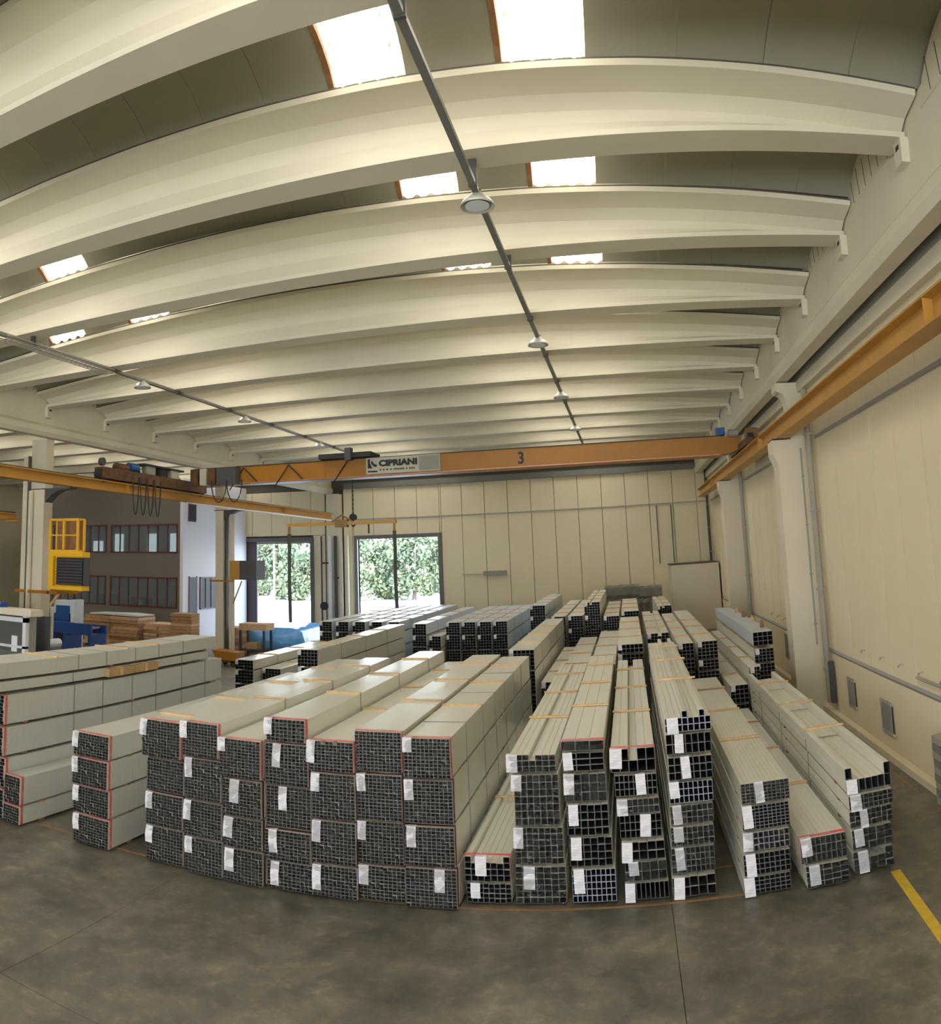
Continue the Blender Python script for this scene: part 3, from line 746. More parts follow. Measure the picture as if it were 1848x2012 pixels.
stack('the fifth stack of the big block', G1, 9.3, [(-3.965, -3.40, 1.47, 1.82, 10, 8, dict(lab=-.03, ld=.32, missing=(3, 6))), (-3.94, -3.385, .92, 1.44, 10, 10, dict(lab=0., ld=.26)), (-3.94, -3.385, .40, .89, 10, 10, dict(lab=0.01, ld=.3)), (-3.94, -3.38, 0, .38, 10, 8, dict(lab=.0, ld=.35))], **fk)
stack('the sixth stack of the big block', G1, 9.36, [(-3.38, -2.80, 1.50, 1.96, 11, 9), (-3.355, -2.80, .96, 1.47, 10, 10, dict(lab=0., ld=.24)), (-3.36, -2.80, .45, .93, 10, 10, dict(lab=0., ld=.26)), (-3.36, -2.79, -.03, .43, 10, 9, dict(lab=.0, lw=.14, ld=.26))], **fk)
stack('the rightmost stack of the big block', G1, 9.33, [(-2.76, -2.20, 1.46, 1.91, 10, 9, dict(lab=-.01, ld=.2)), (-2.77, -2.19, .96, 1.43, 10, 10, dict(lab=0., ld=.28)), (-2.77, -2.18, .49, .92, 10, 9, dict(lab=0.03, ld=.28)), (-2.77, -2.17, -.01, .46, 10, 9, dict(lab=.35, lw=.13, ld=.3))], **dict(fk, bands=(.9, 2.08, 3.1, 4.08, 5.1, 6.13)))
# the separate stacks right of centre
dk = dict(battens=BT, tape=0, crinkle=2)
stack('the low stack beside the big block', G1, 9.5, [(-2.07, -1.545, .35, .62, 7, 4, dict(lab=.13, lw=.14, ld=.26, missing=(1, 2, 3, 4, 5), tape=1)), (-2.06, -1.545, .08, .32, 8, 4, dict(lab=.05, lw=.12, ld=.2))], L_=7.5, battens=(2.2, 4.4, 6.4))
stack('the first narrow stack right of the block', G1, 9.52, [(-1.51, -.97, 1.54, 1.73, 7, 3, dict(lab=-.03, lw=.14, ld=.24, missing=(3,), word='square tubes')), (-1.46, -.95, .97, 1.51, 7, 7, dict(lab=-.03, lw=.13, ld=.22)), (-1.48, -.93, .54, .93, 8, 6, dict(lab=-.01, lw=.12, ld=.28)), (-1.49, -.92, .10, .51, 7, 6, dict(lab=.1, lw=.14, ld=.3))], **dk)
stack('the second narrow stack right of the block', G1, 9.52, [(-.90, -.41, 1.76, 1.87, 3, 1, dict(word='wide flat tubes', tape=1)), (-.89, -.42, 1.53, 1.73, 3, 3, dict(lab=.0, ld=.24, word='wide flat tubes')), (-.88, -.41, 1.20, 1.50, 5, 3, dict(lab=-.01, lw=.13, ld=.28, word='large square tubes')), (-.87, -.40, .84, 1.17, 6, 4, dict(lab=.02, ld=.28)), (-.86, -.38, .50, .81, 6, 4, dict(lab=.02, lw=.13, ld=.3)), (-.85, -.36, .10, .47, 9, 5, dict(lab=.02, lw=.13, ld=.32, cm='cutb'))], **dk)
stack('the third narrow stack right of the block', G1, 9.5, [(-.34, .165, 1.53, 1.75, 5, 2, dict(lab=-.01, lw=.15, ld=.27, missing=(2,), word='large square tubes', tape=1)), (-.31, .17, 1.23, 1.46, 9, 3, dict(lab=.24, lw=.12, ld=.28)), (-.30, .18, 1.04, 1.2, 8, 2, dict(lab=.0, lw=.13, ld=.32)), (-.28, .19, .76, 1.02, 8, 3, dict(lab=.24, lw=.13, ld=.3)), (-.27, .21, .54, .74, 5, 2, dict(lab=.0, lw=.13, ld=.3, word='large square tubes')), (-.25, .22, .31, .52, 5, 2, dict(lab=.04, lw=.12, ld=.18, word='large square tubes')), (-.24, .23, .10, .29, 9, 1, dict(lab=-.02, lw=.12, ld=.34, word='tall narrow tubes'))], **dk)
stack('the tallest narrow stack right of centre', G1, 9.5, [(.30, .83, 1.93, 2.055, 8, 2, dict(lab=.02, lw=.14, ld=.26, extra=(3, 6), cm='cutb')), (.30, .82, 1.68, 1.87, 7, 2, dict(lab=.1, lw=.11, ld=.26)), (.31, .81, 1.38, 1.62, 7, 3, dict(lab=.14, lw=.11, ld=.3)), (.30, .80, 1.11, 1.34, 9, 3, dict(lab=.0, ld=.22, cm='cutb')), (.30, .79, .87, 1.08, 8, 3, dict(lab=.02, lw=.11, ld=.26)), (.29, .78, .65, .85, 8, 3, dict(lab=.03, lw=.12, ld=.2)), (.28, .77, .35, .62, 9, 4, dict(lab=.04, lw=.11, ld=.3)), (.27, .76, .10, .32, 5, 2, dict(lab=.02, lw=.13, ld=.34, word='large square tubes'))], **dict(dk, battens=(2.2, 4.2, 6.0)))
stack('the stack right of the tallest one', G1, 9.3, [(1.12, 1.68, 1.02, 1.24, 10, 4, dict(lab=.15, lw=.11, ld=.28)), (1.11, 1.66, .73, .99, 10, 4, dict(lab=-.0, lw=.12, ld=.3)), (1.10, 1.64, .51, .70, 9, 3, dict(lab=-.0, lw=.12, ld=.24, cm='cutb')), (1.09, 1.63, .24, .47, 9, 4, dict(lab=.02, lw=.12, ld=.3)), (1.075, 1.62, 0, .21, 9, 4, dict(lab=.0, lw=.13, ld=.28))], **dict(dk, bands=(2.1, 4.1, 6.1)))
stack('the low two-high stack near the yellow floor line', G1, 9.22, [(1.76, 2.31, .27, .53, 9, 3, dict(lab=-.0, lw=.13, ld=.24, tape=1)), (1.80, 2.31, 0, .23, 5, 4, dict(lab=.03, lw=.13, ld=.26, word='flat tubes'))], **dict(dk, bands=(2.1, 4.1, 6.1)))
stack('the rightmost front stack', G1, 9.34, [(2.36, 2.92, .97, 1.10, 7, 1, dict(lab=.0, lw=.14, ld=.2, extra=(0, 6), word='large square tubes')), (2.37, 2.91, .77, .93, 9, 3, dict(lab=.01, lw=.14, ld=.25)), (2.37, 2.90, .56, .74, 8, 3, dict(lab=.12, lw=.1, ld=.26)), (2.38, 2.88, .30, .53, 5, 3, dict(lab=.02, lw=.12, ld=.24)), (2.38, 2.87, 0, .27, 5, 3, dict(lab=.05, lw=.13, ld=.3, missing=(1, 2, 3), word='large square tubes'))], **dict(dk, bands=(2.1, 4.1, 6.1)))

# long wrapped stack along the left, seen from the side
G2 = 'long wrapped bundles of the stack on the far left'
for k, (z0, z1) in enumerate(((1.40, 1.87), (.93, 1.38), (.46, .91), (0, .44))):
    bundle('tube_bundle', 'long wrapped bundle, %s of four thick layers at far left' % ['uppermost', 'second', 'third', 'lowest'][k], G2, -9.62, -9.09 + .18, z0, z1, 9.02 if k < 2 else 9.08, 6.85, 9, 8, film=3, tape=1, bands=(1.7, 2.5, 3.4, 4.2, 5.15, 6.1))
bundle('tube_bundle', 'thin wrapped layer under the top one of the far left stack', G2, -9.55, -8.93, 1.90, 2.08, 8.3, 7.0, 8, 2, film=3, bands=(2.4, 5.9))
bundle('tube_bundle', 'topmost pale layer of the far left stack', G2, -9.66, -8.90, 2.10, 2.37, 7.9, 7.7, 9, 4, film=3, bands=(2.9, 3.7, 4.6, 5.4, 6.3), battens=(2.3, 4.3, 5.3))
for y in (11.62, 12.42):
    t = thing('cardboard_box', 'flat brown cardboard %s lying in the far left stack' % ('package, the nearer one' if y < 12 else 'package, the farther one'), 'package', (-8.925, y, 1.93), 'brown packages in the left stack')
    MB().box(0, .10, 0, .78, 0, .14).build('carton', 'card', t); MB().box(-.003, .103, .33, .42, -.002, .143).build('packing_tape', 'wood', t)
for k, (x, y, z, L_) in enumerate(((-10.45, 9.6, 2.0, 7.2), (-11.2, 10.4, 2.05, 7.6), (-11.95, 11.0, 1.9, 7.5))):
    for j in range(4):
        bundle('tube_bundle', 'wrapped bundle, %s of the %s stack behind the far left one' % (lv(j, 4), ['first', 'second', 'third'][k]), 'wrapped bundles behind the far left stack', x, x + .6, z - (j + 1) * z / 4 + .004, z - j * z / 4, y, L_, 6, 4, film=2, bands=(2, 4))  # bluish film: blue light on these tops is put into the colour

# ---------------------------------------------------------------- second and third rows of stacks
def back(desc, y, x0, x1, tops, L_=7.4, film=0, nx=None, group='bundles in the stacks farther back', **kw):
    """tops: z of each layer top, then 0 for the ground"""
    n = len(tops) - 1
    for k in range(n):
        z1, z0 = tops[k], tops[k + 1]
        if z0 > 0: z0 += .004
        W = x1 - x0
        bundle('tube_bundle', 'tube bundle, %s in %s' % (lv(k, n), desc), group, x0, x1, z0, z1, y, L_, nx or max(3, round(W / .09)), max(2, round((z1 - z0) / .09)), film=film, lab=.01 if k < 2 else None, lw=.1, ld=.16, battens=(1.5, 3.5, 5.5) if k == 0 else (), bands=(1.6, 3.6, 5.6) if film else (), **kw)


back('the second-row stack with a wrapped top left of centre', 18.0, -7.97, -7.45, (1.89, 1.46, 1.02, .55, 0), 7.6, 1)
back('the second-row stack left of it, ending short', 20.2, -10.88, -10.32, (1.27, .98, .6, 0), 5.7, 1)
back('the low second-row pair beside the left column', 20.6, -10.22, -9.66, (1.02, .6, 0), 5.3, 1)
back('the second-row stack right behind the big block', 17.65, -2.76, -2.2, (1.93, 1.47, .95, .48, 0), 8.2, 1)
back('the low second-row stack behind the first narrow stack', 17.9, -2.10, -1.72, (1.18, .8, .4, 0), 6.5)
back('the second-row stack behind the second narrow stack', 17.9, -1.66, -1.12, (1.34, .95, .5, 0), 7.5)
back('the second-row stack behind the third narrow stack', 17.95, -1.0, -.44, (1.49, 1.1, .7, .35, 0), 7.5)
back('the second-row stack with a pale label at its end', 18.2, -.37, .21, (1.88, 1.66, 1.3, .9, .45, 0), 7.4)
back('the grooved stack behind the tallest narrow stack', 20.6, .36, .92, (1.83, 1.5, 1.1, .7, .35, 0), 7.4, missing=(3,))
back('the left stack of the second-row pair right of centre', 18.2, 1.0, 1.36, (1.81, 1.45, 1.15, .8, .4, 0), 8.6)
back('the right stack of the second-row pair right of centre', 18.2, 1.44, 1.90, (1.82, 1.40, 1.15, .8, .4, 0), 9.2)
back('the stack ending darkly behind the low two-high stack', 16.95, 1.98, 2.36, (1.0, .6, .3, 0), 7.6)
back('the narrow grey-flanked stack near the right wall', 17.15, 2.44, 2.67, (1.31, .97, .65, .3, 0), 7.8)
back('the right wall stack topped by a bluish wrapped bundle', 18.0, 2.71, 3.15, (1.56, 1.23, .95, .6, .3, 0), 7.8)
bundle('tube_bundle', 'bluish wrapped tube bundle crowning the right wall stack', 'bundles in the stacks farther back', 2.71, 3.16, 1.60, 1.93, 18.05, 7.7, 4, 3, film=2)
for k in range(4):
    y = 18.9 + k * 1.5
    tag(MB().box(-.05, .05, 0, .07, 0, .12).box(-.02, .02, .02, .05, .12, .17).build('offcut', ['spacer', 'timber2'][k % 2], None, (3.08, y, 1.935)), 'small wooden offcut on the bluish bundle, %s from its near end' % ordn[k], 'wood offcut', 'offcuts on the bluish bundle')

for k in range(4):
    x = -6.14 + k * .53
    back('the %s column of the four-wide block' % ['leftmost', 'second', 'third', 'rightmost'][k], 26.0, x, x + .46, (1.89, 1.46, .98, .5, 0), 8.2, 2, nx=5, group='bundles of the four-wide block in the third row')
back('the third-row stack just left of the four-wide block', 25.5, -7.16, -6.70, (1.9, 1.51, 1.15, .6, 0), 8.4, 2)
back('the low third-row stack against the four-wide block', 25.5, -6.60, -6.22, (1.50, 1.1, .6, 0), 8.0)
for k in range(5):
    x = -10.66 + k * .61
    back('the %s column of the five-wide block' % ['leftmost', 'second', 'middle', 'fourth', 'rightmost'][k], 26.0, x, x + .45, (1.93, 1.57, 1.1, .55, 0), 9.4, 2, nx=4, group='bundles of the five-wide block by the door')
back('the high third-row stack right of the four-wide block', 28.3, -3.60, -3.06, (2.21, 1.82, 1.35, .9, .45, 0), 7.4, 2)
back('the third-row stack left in the dark cluster', 26.0, -2.62, -2.16, (1.97, 1.6, 1.2, .8, .4, 0), 8.8)
back('the third-row stack second in the dark cluster', 26.1, -2.08, -1.60, (1.96, 1.55, 1.15, .75, .35, 0), 8.6)
back('the high grooved third-row stack in the dark cluster', 26.0, -1.52, -1.02, (2.38, 1.95, 1.6, 1.2, .8, .4, 0), 8.0, missing=(2,))
back('the third-row stack right in the dark cluster', 26.0, -.92, -.42, (1.90, 1.45, 1.0, .5, 0), 7.6)
back('the flat third-row stack behind the pale label', 26.3, -.34, .24, (2.0, 1.6, 1.2, .8, .4, 0), 6.8)
back('the far grooved stack before the grey cover', 30.2, .98, 1.52, (1.82, 1.4, 1.0, .5, 0), 6.4, missing=(2,))

# ---------------------------------------------------------------- floor markings
def line(name, x0, x1, y0, y1, m, lab):
    tag(MB().box(x0, x1, y0, y1, .0005, .003).build(name, m), lab, 'floor marking')


t = MB().prof([(2.665, 7.2), (2.785, 7.2), (2.91, 9.25), (2.79, 9.25)], 'z', .0005, .003)
tag(t.build('floor_line', 'yline'), 'bright yellow floor line running from the rightmost stack to the right edge', 'floor marking')
line('floor_line', -8.5, 1.12, 9.405, 9.45, 'oline', 'thin orange floor line along the front of the stacks')
line('floor_line', .8, 1.1, 10.25, 10.31, 'oline', 'short orange floor line between the tallest stack and its right neighbour')
line('floor_line', 4.05, 4.08, 11.6, 13.2, 'oline', 'worn yellow floor line along the foot of the right wall')


# ---------------------------------------------------------------- right wall furniture
def grille(y, z, w, h, label):
    t = thing('wall_grille', label, 'grille', (XR - .03, y, z), 'barred vents low in the right wall')
    MB().box(-.005, .01, 0, w, 0, h).build('vent_opening', 'darkgrey', t)
    n = 6
    for k in range(n): MB().box(-.035, -.015, w * (k + .5) / n - .02, w * (k + .5) / n + .02, -.05, h + .05).build('bar', 'steel', t)
    for z_ in (-.02, h): MB().box(-.03, -.01, -.06, w + .06, z_, z_ + .03).build('cross_bar', 'beam', t)


grille(13.45, .42, .62, .50, 'barred wall vent low on the right wall, the nearer of two side by side')
grille(15.75, .48, .5, .50, 'barred wall vent low on the right wall, just before the column')
grille(22.4, .65, .4, .58, 'barred wall vent low on the right wall between the two columns')
for k, y in enumerate((14.9, 13.75, 12.75, 11.8, 10.9, 24.6, 23.6, 22.6, 21.7, 20.9)):
    b = MB().path([(0, 0, 0), (-.05, .03, .0), (-.07, .08, -.05), (-.05, .12, -.02)], .009, 5)
    tag(b.build('wall_hook', 'steel', None, (XR - .0, y, 1.72)), 'small wire hook on the right wall, %s %s the nearer column' % (ordn[k if k < 5 else 9 - k], 'before' if k < 5 else 'beyond'), 'hook', 'wire hooks on the right wall')
t = thing('wall_rod', 'thin grey rod fixed along the right wall at the picture edge', 'rod', (XR - .06, 9.8, 1.62))
MB().bar((0, 0, 0), (0, 2.2, 0), .02, 6).build('rod', 'steel', t); MB().box(-.03, .06, .95, 1.02, -.1, .05).build('bracket', 'steel', t)
t = thing('downpipe', 'short dark stub pipe at the foot of the nearer right wall column', 'pipe', (4.3, 17.4, .3))
MB().box(-.05, .05, -.1, .02, 0, .9).build('stub', 'darkgrey', t)
t = thing('sheet_stack', 'upright stack of grey sheets at the right picture edge', 'sheet stack', (4.02, 9.55, .0))
MB().box(0, .2, -.02, 1.2, 0, .10).build('pallet', 'spacer', t)
for k in range(9):
    MB().box(0 + .004 * (k % 3), .2, .02 * (k % 2), 1.2, .10 + k * .105, .10 + k * .105 + .095).build('sheet_pack', 'greywrap' if k % 2 else 'steel', t)
# grey covered heap at the far wall
t = thing('covered_rack', 'grey tarpaulin-covered rack against the far wall', 'covered rack', (-1.2, 37.6, 0))
MB().box(.05, 2.6, .05, .9, 0, .9).build('rack_base', 'spacer', t)
for x0, x1, zt in ((0, 1.62, 2.36), (1.62, 2.70, 2.24)):
    rings = []
    n = 9
    for k in range(n + 1):
        x = x0 + (x1 - x0) * k / n; q = .06 * math.sin(k * 2.1)
        rings.append([(x, 0 + q, .9), (x, -.04 + q, 1.5), (x, .06, 1.7 + q), (x, -.02, zt - .45), (x, .0, zt - .08), (x, .25, zt + q * .6), (x, .75, zt), (x, .95, zt - .3), (x, .95, .9)])
    MB().loft(rings).build('tarpaulin', 'greywrap', t)
# small box on the far wall with a thin cable
t = thing('wall_box', 'grey flat box on the far wall with a thin cable to its left', 'wall box', (-7.55, YB - .1, 3.05))
MB().box(0, 1.22, -.06, .08, 0, .24).build('case', 'signgrey', t); MB().box(-1.15, 0, 0, .04, .08, .12).build('cable', 'steel', t)
t = thing('cable_run', 'two thin cables dropping down the far wall near its right end', 'cable', (1.6, YB - .05, 3.2))
for x in (0, .75): MB().box(x, x + .04, -.02, .03, 0, 3.0).build('cable', 'darkgrey', t)

# ---------------------------------------------------------------- office block in the left bay
OX, OY = -21.5, 34.0
of = thing('office', 'dark two-storey office block with red-framed windows behind the left columns', 'office', (OX, OY, 0))
# front wall built around the openings
wins = []      # (x0,x1,z0,z1) local on the front
for x0, x1 in ((-4.40, -.15), (-6.95, -4.68), (-9.7, -7.3)):
    wins += [(x0, x1, 4.48, 5.97), (x0, x1, 1.70, 3.24)]
fw = MB()
edges = sorted(set([-10.6, 0] + [q for w_ in wins for q in w_[:2]]))
for i in range(len(edges) - 1):
    a_, b_ = edges[i], edges[i + 1]
    if any(abs(w_[0] - a_) < 1e-6 for w_ in wins):
        for z0, z1 in ((0, 1.70), (3.24, 4.48), (5.97, 8.3)): fw.box(a_, b_, 0, .2, z0, z1)
    else: fw.box(a_, b_, 0, .2, 0, 8.3)
fw.build('front_wall', 'brown', of)
MB().box(-10.6, -.2, 3.06, 3.15, 0, 8.3).build('inner_wall', 'room', of)
MB().box(-10.6, -.2, .2, 6.0, 3.5, 3.7).box(-10.6, -.2, .2, 6.0, 8.2, 8.3).build('storey_floor', 'room', of)
for wi, (x0, x1, z0, z1) in enumerate(wins):
    q = MB(); e = .06
    q.box(x0, x1, -.03, .06, z0, z0 + e).box(x0, x1, -.03, .06, z1 - e, z1).box(x0, x0 + e, -.03, .06, z0, z1).box(x1 - e, x1, -.03, .06, z0, z1)
    wdw = q.build('window', 'red', of)
    n = 7 if x1 - x0 > 3 else 4
    for k in range(1, n): xx = x0 + (x1 - x0) * k / n; MB().box(xx - .025, xx + .025, -.02, .05, z0 + e, z1 - e).build('mullion', 'red', wdw)
    for k in range(n): xx = x0 + (x1 - x0) * k / n; MB().box(xx + .03, xx + (x1 - x0) / n - .03, .01, .02, z0 + e, z1 - e).build('pane', 'glass', wdw)
# bright windows at the back of the upper rooms
for x0, x1, z1 in ((-1.9, -1.35, 5.5), (-2.55, -2.15, 5.6), (-4.1, -3.5, 5.6), (-6.4, -5.8, 5.6), (-8.0, -7.3, 5.2)):
    MB().box(x0, x1, 3.0, 3.05, 4.3, z1).build('back_window', 'lit', of)
for x0, x1, z0, z1 in ((-3.9, -2.9, 1.5, 2.1), (-1.4, -.9, 1.5, 1.9), (-6.2, -5.2, 1.4, 2.2)):
    MB().box(x0, x1, 1.2, 1.8, z0, z1).build('desk_clutter', 'black', of)
MB().box(-3.3, -3.05, 1.0, 1.15, 1.72, 2.0).build('monitor', 'palewhite', of)
# white side wall with door and window openings, facing the bright doors
MB().box(0, .18, 0, 6.95, 0, 8.3).build('side_wall', 'white', of)
MB().box(.18, .22, .65, 1.35, 0.1, 3.25).build('side_door', 'darkgrey', of)
for y0, y1, z0, z1 in ((1.65, 5.2, 1.6, 3.25),):
    wdw = MB().box(.18, .24, y0, y1, z0, z0 + .06).box(.18, .24, y0, y1, z1 - .06, z1).box(.18, .24, y0, y0 + .06, z0, z1).box(.18, .24, y1 - .06, y1, z0, z1).build('window', 'red', of)
    for k in range(6):
        yy = y0 + .06 + (y1 - y0 - .12) * k / 6
        MB().box(.19, .2, yy, yy + (y1 - y0 - .12) / 6 - .05, z0 + .06, z1 - .06).build('pane', 'darkgrey', wdw)
        if k: MB().box(.18, .23, yy - .05, yy, z0, z1).build('mullion', 'red', wdw)
fr = MB().box(.18, .24, .5, 1.2, 6.1, 7.0).build('vent_frame', 'red', of)
MB().box(.24, .25, .56, 1.14, 6.16, 6.94).build('vent_hole', 'black', fr)
for y in (.62, 1.35): MB().box(.18, .23, y - .05, y, .1, 3.3).build('door_post', 'red', of)


# ---------------------------------------------------------------- machines and goods on the left
def carcass(x, y, z, w, d, h, label):
    t = thing('space_heater', label, 'heater', (x, y, z))
    MB().box(0, w * .14, 0, d, 0, h).box(w * .14, w, 0, d, 0, h * .10).box(w * .14, w, 0, d, h * .88, h).box(w * .14, w, .12, d, h * .10, h * .88).build('casing', 'yellow', t)
    MB().box(w * .22, w * .98, .04, .12, h * .13, h * .85).build('grille_field', 'black', t)
    MB().box(w + .001, w + .02, .05, d - .02, h * .12, h * .86).build('side_grille', 'darkgrey', t)
    for k in range(9): MB().box(w * .22, w * .98, .015, .04, h * (.15 + k * .078), h * (.15 + k * .078) + .03).build('louvre', 'darkgrey', t)
    MB().box(0, w * .9, d * .3, d * .5, -.05, .0).build('bracket', 'orange', t)


carcass(-15.72, 17.6, 3.15, 1.30, .34, 1.10, 'yellow warm-air heater with a dark louvred front on the thick left column')
t = thing('mesh_cage', 'yellow open mesh cage above the heater on the thick left column', 'cage', (-15.76, 17.7, 4.28))
W_, H_, D_ = 1.06, .92, .3
b = MB()
for x in (0, W_):
    for y in (0, D_): b.box(x - .03, x + .03, y - .03, y + .03, 0, H_)
for z in (0, H_): b.box(0, W_, -.03, .03, z - .03, z + .03).box(0, W_, D_ - .03, D_ + .03, z - .03, z + .03).box(-.03, .03, 0, D_, z - .03, z + .03).box(W_ - .03, W_ + .03, 0, D_, z - .03, z + .03)
b.box(W_ / 2 - .03, W_ / 2 + .03, -.03, .03, 0, H_).box(0, W_, -.02, .02, H_ / 2 - .02, H_ / 2 + .02)
b.build('frame', 'yellow', t)
MB().box(.03, W_ - .03, D_ - .02, D_, .03, H_ - .03).build('back_panel', 'skyframe', t)
t = thing('column_clamp', 'orange clamp bar round the thick left column under the heater', 'clamp', (-17.15, 17.7, 3.0))
MB().box(0, 1.75, -.05, .0, 0, .09).box(0, 1.75, .85, .9, 0, .09).box(1.36, 1.41, -.05, .9, 0, .09).build('clamp_bar', 'orange', t)
t = thing('space_heater', 'smaller orange and grey heater on the column left of the doors', 'heater', (-15.45, 28.2, 3.32))
MB().box(0, .45, 0, .8, 0, .76).build('casing', 'rail', t); MB().box(.46, 1.2, 0, .8, 0, .76).build('grey_outlet', 'darkgrey', t)
MB().box(-.9, .2, -.06, -.01, -.08, -.02).build('bracket', 'orange', t); MB().bar((.5, .1, -.05), (.1, .1, -.95), .03).build('support_strut', 'steel', t)

cb = thing('machine_cabinet', 'grey glazed machine cabinet with cream top rail at the left edge', 'machine cabinet', (-16.95, 15.0, 0))
MB().box(0, 3.1, -.1, .35, 2.55, 2.72).build('top_rail', 'cream', cb)
b = MB()
for x in (0, 1.05, 2.72): b.box(x, x + .12, 0, .12, 0, 2.55)
b.box(0, 2.84, 0, .12, 2.38, 2.5).box(0, 2.84, 0, .12, 1.72, 1.78); b.build('frame', 'palewhite', cb)
MB().box(2.74, 2.84, .12, .4, 0, 2.5).build('side_panel', 'steel', cb)
MB().box(0, 2.8, .95, 1.0, 0, 2.5).build('back_panel', 'darkgrey', cb)
MB().box(.12, 2.72, .05, .07, .3, 2.38).build('glazing', 'cabglass', cb)
MB().box(.4, 2.4, .3, .8, .6, 1.5).build('inner_machine', 'steel', cb)
for x, m_ in ((1.55, 'outwhite'), (2.32, 'outwhite')):
    q = MB().box(x, x + .2, .02, .04, 1.62, 2.02).build('notice', m_, cb)
    if x < 2: MB().box(x + .06, x + .14, .012, .02, 1.76, 1.92).build('blue_mark', 'blue', q)
t = thing('blue_trough', 'blue sheet-metal trough on the cream rail at the left edge', 'trough', (-16.9, 14.93, 2.722))
MB().box(0, 1.9, 0, .3, 0, .12).build('trough', 'blue', t); MB().box(0, 1.9, -.03, 0, .08, .14).build('rim', 'palewhite', t)

mc = thing('blue_machine', 'blue and white processing machine behind the thick left column', 'machine', (-22.0, 24.6, 0))
MB().box(0, 1.37, 0, .6, 0, 1.85).build('body', 'blue', mc)
MB().box(1.38, 1.56, -.1, .5, .4, 2.45).build('side_panel', 'palewhite', mc)
MB().box(.45, 1.38, -.06, .5, 1.9, 2.4).build('hood', 'palewhite', mc)
MB().box(.6, 1.3, -.1, -.06, 1.55, 2.2).build('guard_window', 'motorblue', mc)
MB().box(.2, 1.2, -.05, .0, .8, 1.5).build('opening', 'black', mc)
MB().path([(-.4, -.2, .9), (0, -.3, 1.6), (.3, -.2, 2.1), (.6, 0, 2.6), (.75, .1, 2.9)], .06, 6).build('hydraulic_hose', 'wood', mc)
bc = thing('blue_conveyor', 'low blue steel roller conveyor left of the timber piles', 'conveyor', (-21.2, 23.2, 0))
MB().box(0, 2.75, -.1, 0, 1.28, 1.68).build('side_beam', 'blue', bc)
MB().box(0, 2.75, .8, .9, 1.28, 1.60).build('side_beam', 'blue', bc)
for x in (.1, 1.4, 2.6): MB().box(x, x + .12, -.08, .88, 0, 1.3).build('leg', 'blue', bc)
for k in range(9): MB().cyl((.2 + k * .28, 0, 1.5), .05, .8, axis='y', n=8).build('roller', 'steel', bc)

gm = thing('grey_machine', 'small grey milling machine with a white handwheel by the thick column', 'machine', (-15.0, 16.9, 0))
MB().box(-.35, .35, -.3, .3, 0, 1.0).build('base', 'steel', gm)
MB().box(-.22, .25, -.2, .25, 1.0, 1.7).build('head', 'steel', gm)
MB().cyl((-.15, -.32, 1.75), .2, .12, axis='y', n=14).build('handwheel', 'outwhite', gm)
MB().cyl((.2, -.3, 1.7), .13, .5, axis='y', n=12).build('motor', 'palewhite', gm)
MB().cyl((.05, .05, 1.7), .05, 1.0, n=8).build('post', 'beam', gm)
MB().path([(-.4, -.2, 1.0), (-.5, -.3, 1.3), (-.3, -.35, 1.5), (-.45, -.3, 1.7)], .04, 6).build('cable', 'darkgrey', gm)


def planks(name, label, x, y, w, d, nz, nx, th, m_, group=None, cat='timber pile'):
    t = thing(name, label, cat, (x, y, 0), group)
    rnd = random.Random(int(x * 31)); z = 0
    for x in (0, w - .12): MB().box(x, x + .12, 0, d, 0, .12).build('bearer', 'spacer', t)
    z = .12
    for j in range(nz):
        for i in range(nx):
            x0 = w * i / nx + rnd.uniform(0, .03)
            MB().box(x0, w * (i + 1) / nx - .01, rnd.uniform(-.08, .06), d, z, z + th - .012).build('plank', m_ if rnd.random() < .75 else 'timber2', t)
        z += th
    return t


planks('timber_pile', 'brown timber pile with white sheet on top, left of the other piles', -24.4, 30.0, 3.2, 1.4, 9, 2, .15, 'timber', 'timber piles in front of the office')
tag(MB().prof([(-1.6, 0), (1.3, .0), (1.35, .06), (.4, .10), (-.6, .07), (-1.6, .05)], 'y', 0, 1.2).build('white_sheet', 'palewhite', None, (-22.5, 30.1, 1.50)), 'crumpled white sheet lying on the left timber pile', 'sheet')
planks('timber_pile', 'lower pale-ended timber pile between the left pile and the tall one', -21.0, 30.2, 1.5, 1.2, 8, 2, .14, 'timber2', 'timber piles in front of the office')
planks('timber_pile', 'tall neat brown timber stack beside the white office wall', -19.2, 29.6, 1.1, .7, 12, 1, .14, 'timber', 'timber piles in front of the office')
planks('timber_pile', 'small dark timber pile just left of the column by the doors', -17.7, 31.0, 1.1, 1.2, 7, 2, .15, 'timber', 'timber piles in front of the office')
wbn = thing('workbench', 'workbench with thick wooden top on dark legs beside the door column', 'workbench', (-16.2, 30.4, 0))
MB().box(0, 1.3, 0, .8, 1.14, 1.42).build('table_top', 'timber2', wbn)
for x in (.0, 1.12):
    for y in (0, .7): MB().box(x, x + .1, y, y + .08, 0, 1.14).build('leg', 'darkgrey', wbn)
MB().box(.1, 1.1, .05, .7, .3, .36).build('shelf', 'darkgrey', wbn)
MB().box(.3, .8, .1, .5, .36, .62).build('stored_box', 'card', wbn)
pt = thing('tool_trolley', 'low orange trolley at the foot of the door column', 'trolley', (-15.75, 27.3, 0))
MB().prof([(0, .62), (1.1, .55), (1.05, .25), (.2, .25)], 'y', 0, .7).build('tray', 'orange', pt)
for x in (.25, .9):
    for y in (.05, .6): MB().cyl((x, y, .12), .12, .06, axis='y', n=12).build('wheel', 'black', pt)
MB().box(.2, 1.0, .05, .65, .18, .27).build('undercarriage', 'darkgrey', pt)
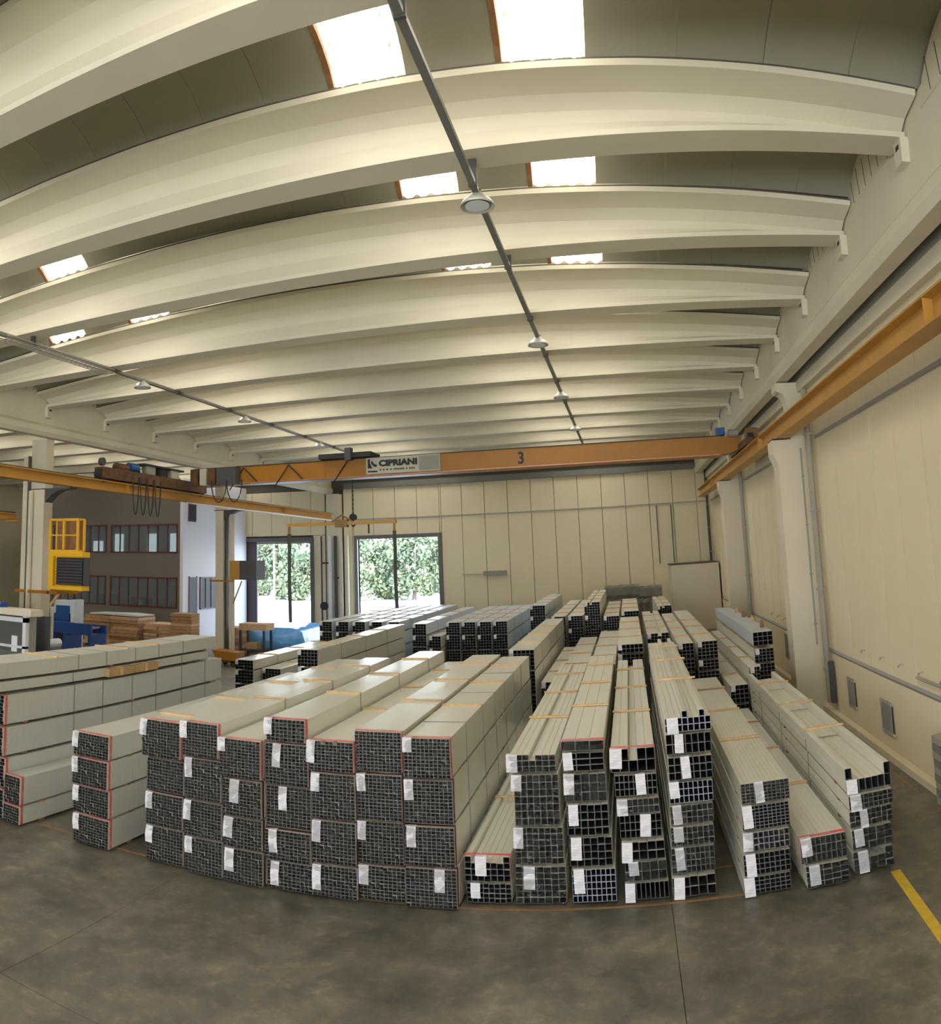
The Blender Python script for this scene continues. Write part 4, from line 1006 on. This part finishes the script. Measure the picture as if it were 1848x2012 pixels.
t = thing('blue_daylight_mound', 'made-up low blue mound standing for blue daylight on the floor before the left door', 'daylight stand-in', (-17.0, 32.2, 0))
rings = []  # added mound in place of floor that daylight turns blue
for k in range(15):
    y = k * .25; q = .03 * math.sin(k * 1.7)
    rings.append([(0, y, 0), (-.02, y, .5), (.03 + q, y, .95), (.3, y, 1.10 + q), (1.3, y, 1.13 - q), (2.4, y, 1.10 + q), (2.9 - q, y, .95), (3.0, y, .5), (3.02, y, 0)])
MB().loft(rings).build('mound_shell', 'bluelight', t, smooth=True)
MB().box(-.05, 3.07, -.05, 3.6, 0, .04).build('pallet', 'spacer', t)  # base of the added blue mound

# ---------------------------------------------------------------- outdoors, seen through the doors
gr = MB().box(-140, 120, YB + .3, 200, -.35, -.02).build('ground', 'ground'); tag(gr, kind='structure')


def tree(x, y, h, seed, label):
    rnd = random.Random(seed)
    t = thing('tree', label, 'tree', (x, y, 0), 'hazy green trees beyond the yard')
    tb = MB(); tb.path([(0, 0, 0), (.1, 0, h * .2), (-.05, .1, h * .45)], .22, 7)
    for k in range(5):
        a_ = k * 1.3 + seed; tb.path([(0, 0, h * .15 + k * .2), (math.cos(a_) * .9, math.sin(a_) * .6, h * .4), (math.cos(a_) * 1.6, math.sin(a_), h * .7)], .08, 5)
    tb.build('trunk', 'trunk', t)
    fo = MB()
    cl = [(rnd.uniform(-1.7, 1.7), rnd.uniform(-.8, .8), rnd.uniform(.08, .9) * h, rnd.uniform(.6, 1.1)) for _ in range(34)]
    for cx, cy, cz, cr_ in cl:
        for _ in range(95):
            v = Vector((rnd.gauss(0, 1), rnd.gauss(0, 1), rnd.gauss(0, 1))).normalized() * cr_ * rnd.uniform(.55, 1)
            p_ = Vector((cx, cy, cz)) + v; u = Vector((rnd.gauss(0, 1), rnd.gauss(0, 1), rnd.gauss(0, 1))).normalized() * .24; w_ = u.cross(Vector((rnd.gauss(0, 1), rnd.gauss(0, 1), rnd.gauss(0, 1)))).normalized() * .14
            fo.add([p_ - u, p_ + w_, p_ + u, p_ - w_], [(0, 1, 2, 3)])
    tag(fo.build('foliage', 'leaf', t), kind='stuff')
    return t


tx = [(-54, 88), (-49.5, 87), (-44.5, 88), (-39.5, 87), (-35.5, 88), (-31, 87), (-26.5, 88), (-22, 87), (-17, 88), (-48.5, 79), (-45, 81), (-41.5, 78), (-38, 80), (-34.3, 78), (-31, 80), (-28, 77.5), (-25, 80), (-21.6, 78), (-18.2, 80), (-15, 78.5)]
for k, (x, y) in enumerate(tx):
    tree(x, y, (8.0 if k < 9 else 6.9) + .9 * math.sin(k * 2.3), k + 3, 'hazy green tree in the %s row beyond the yard, %s from the left' % (('back', ordn[k]) if k < 9 else ('front', ordn[k - 9])))
t = thing('light_pole', 'thin white light pole seen through the left door', 'pole', (-29.6, 62, 0))
MB().cyl((0, 0, 0), .07, 7, n=8).build('pole', 'outwhite', t); MB().box(-.3, .1, -.1, .1, 7, 7.1).build('lamp_head', 'outwhite', t)
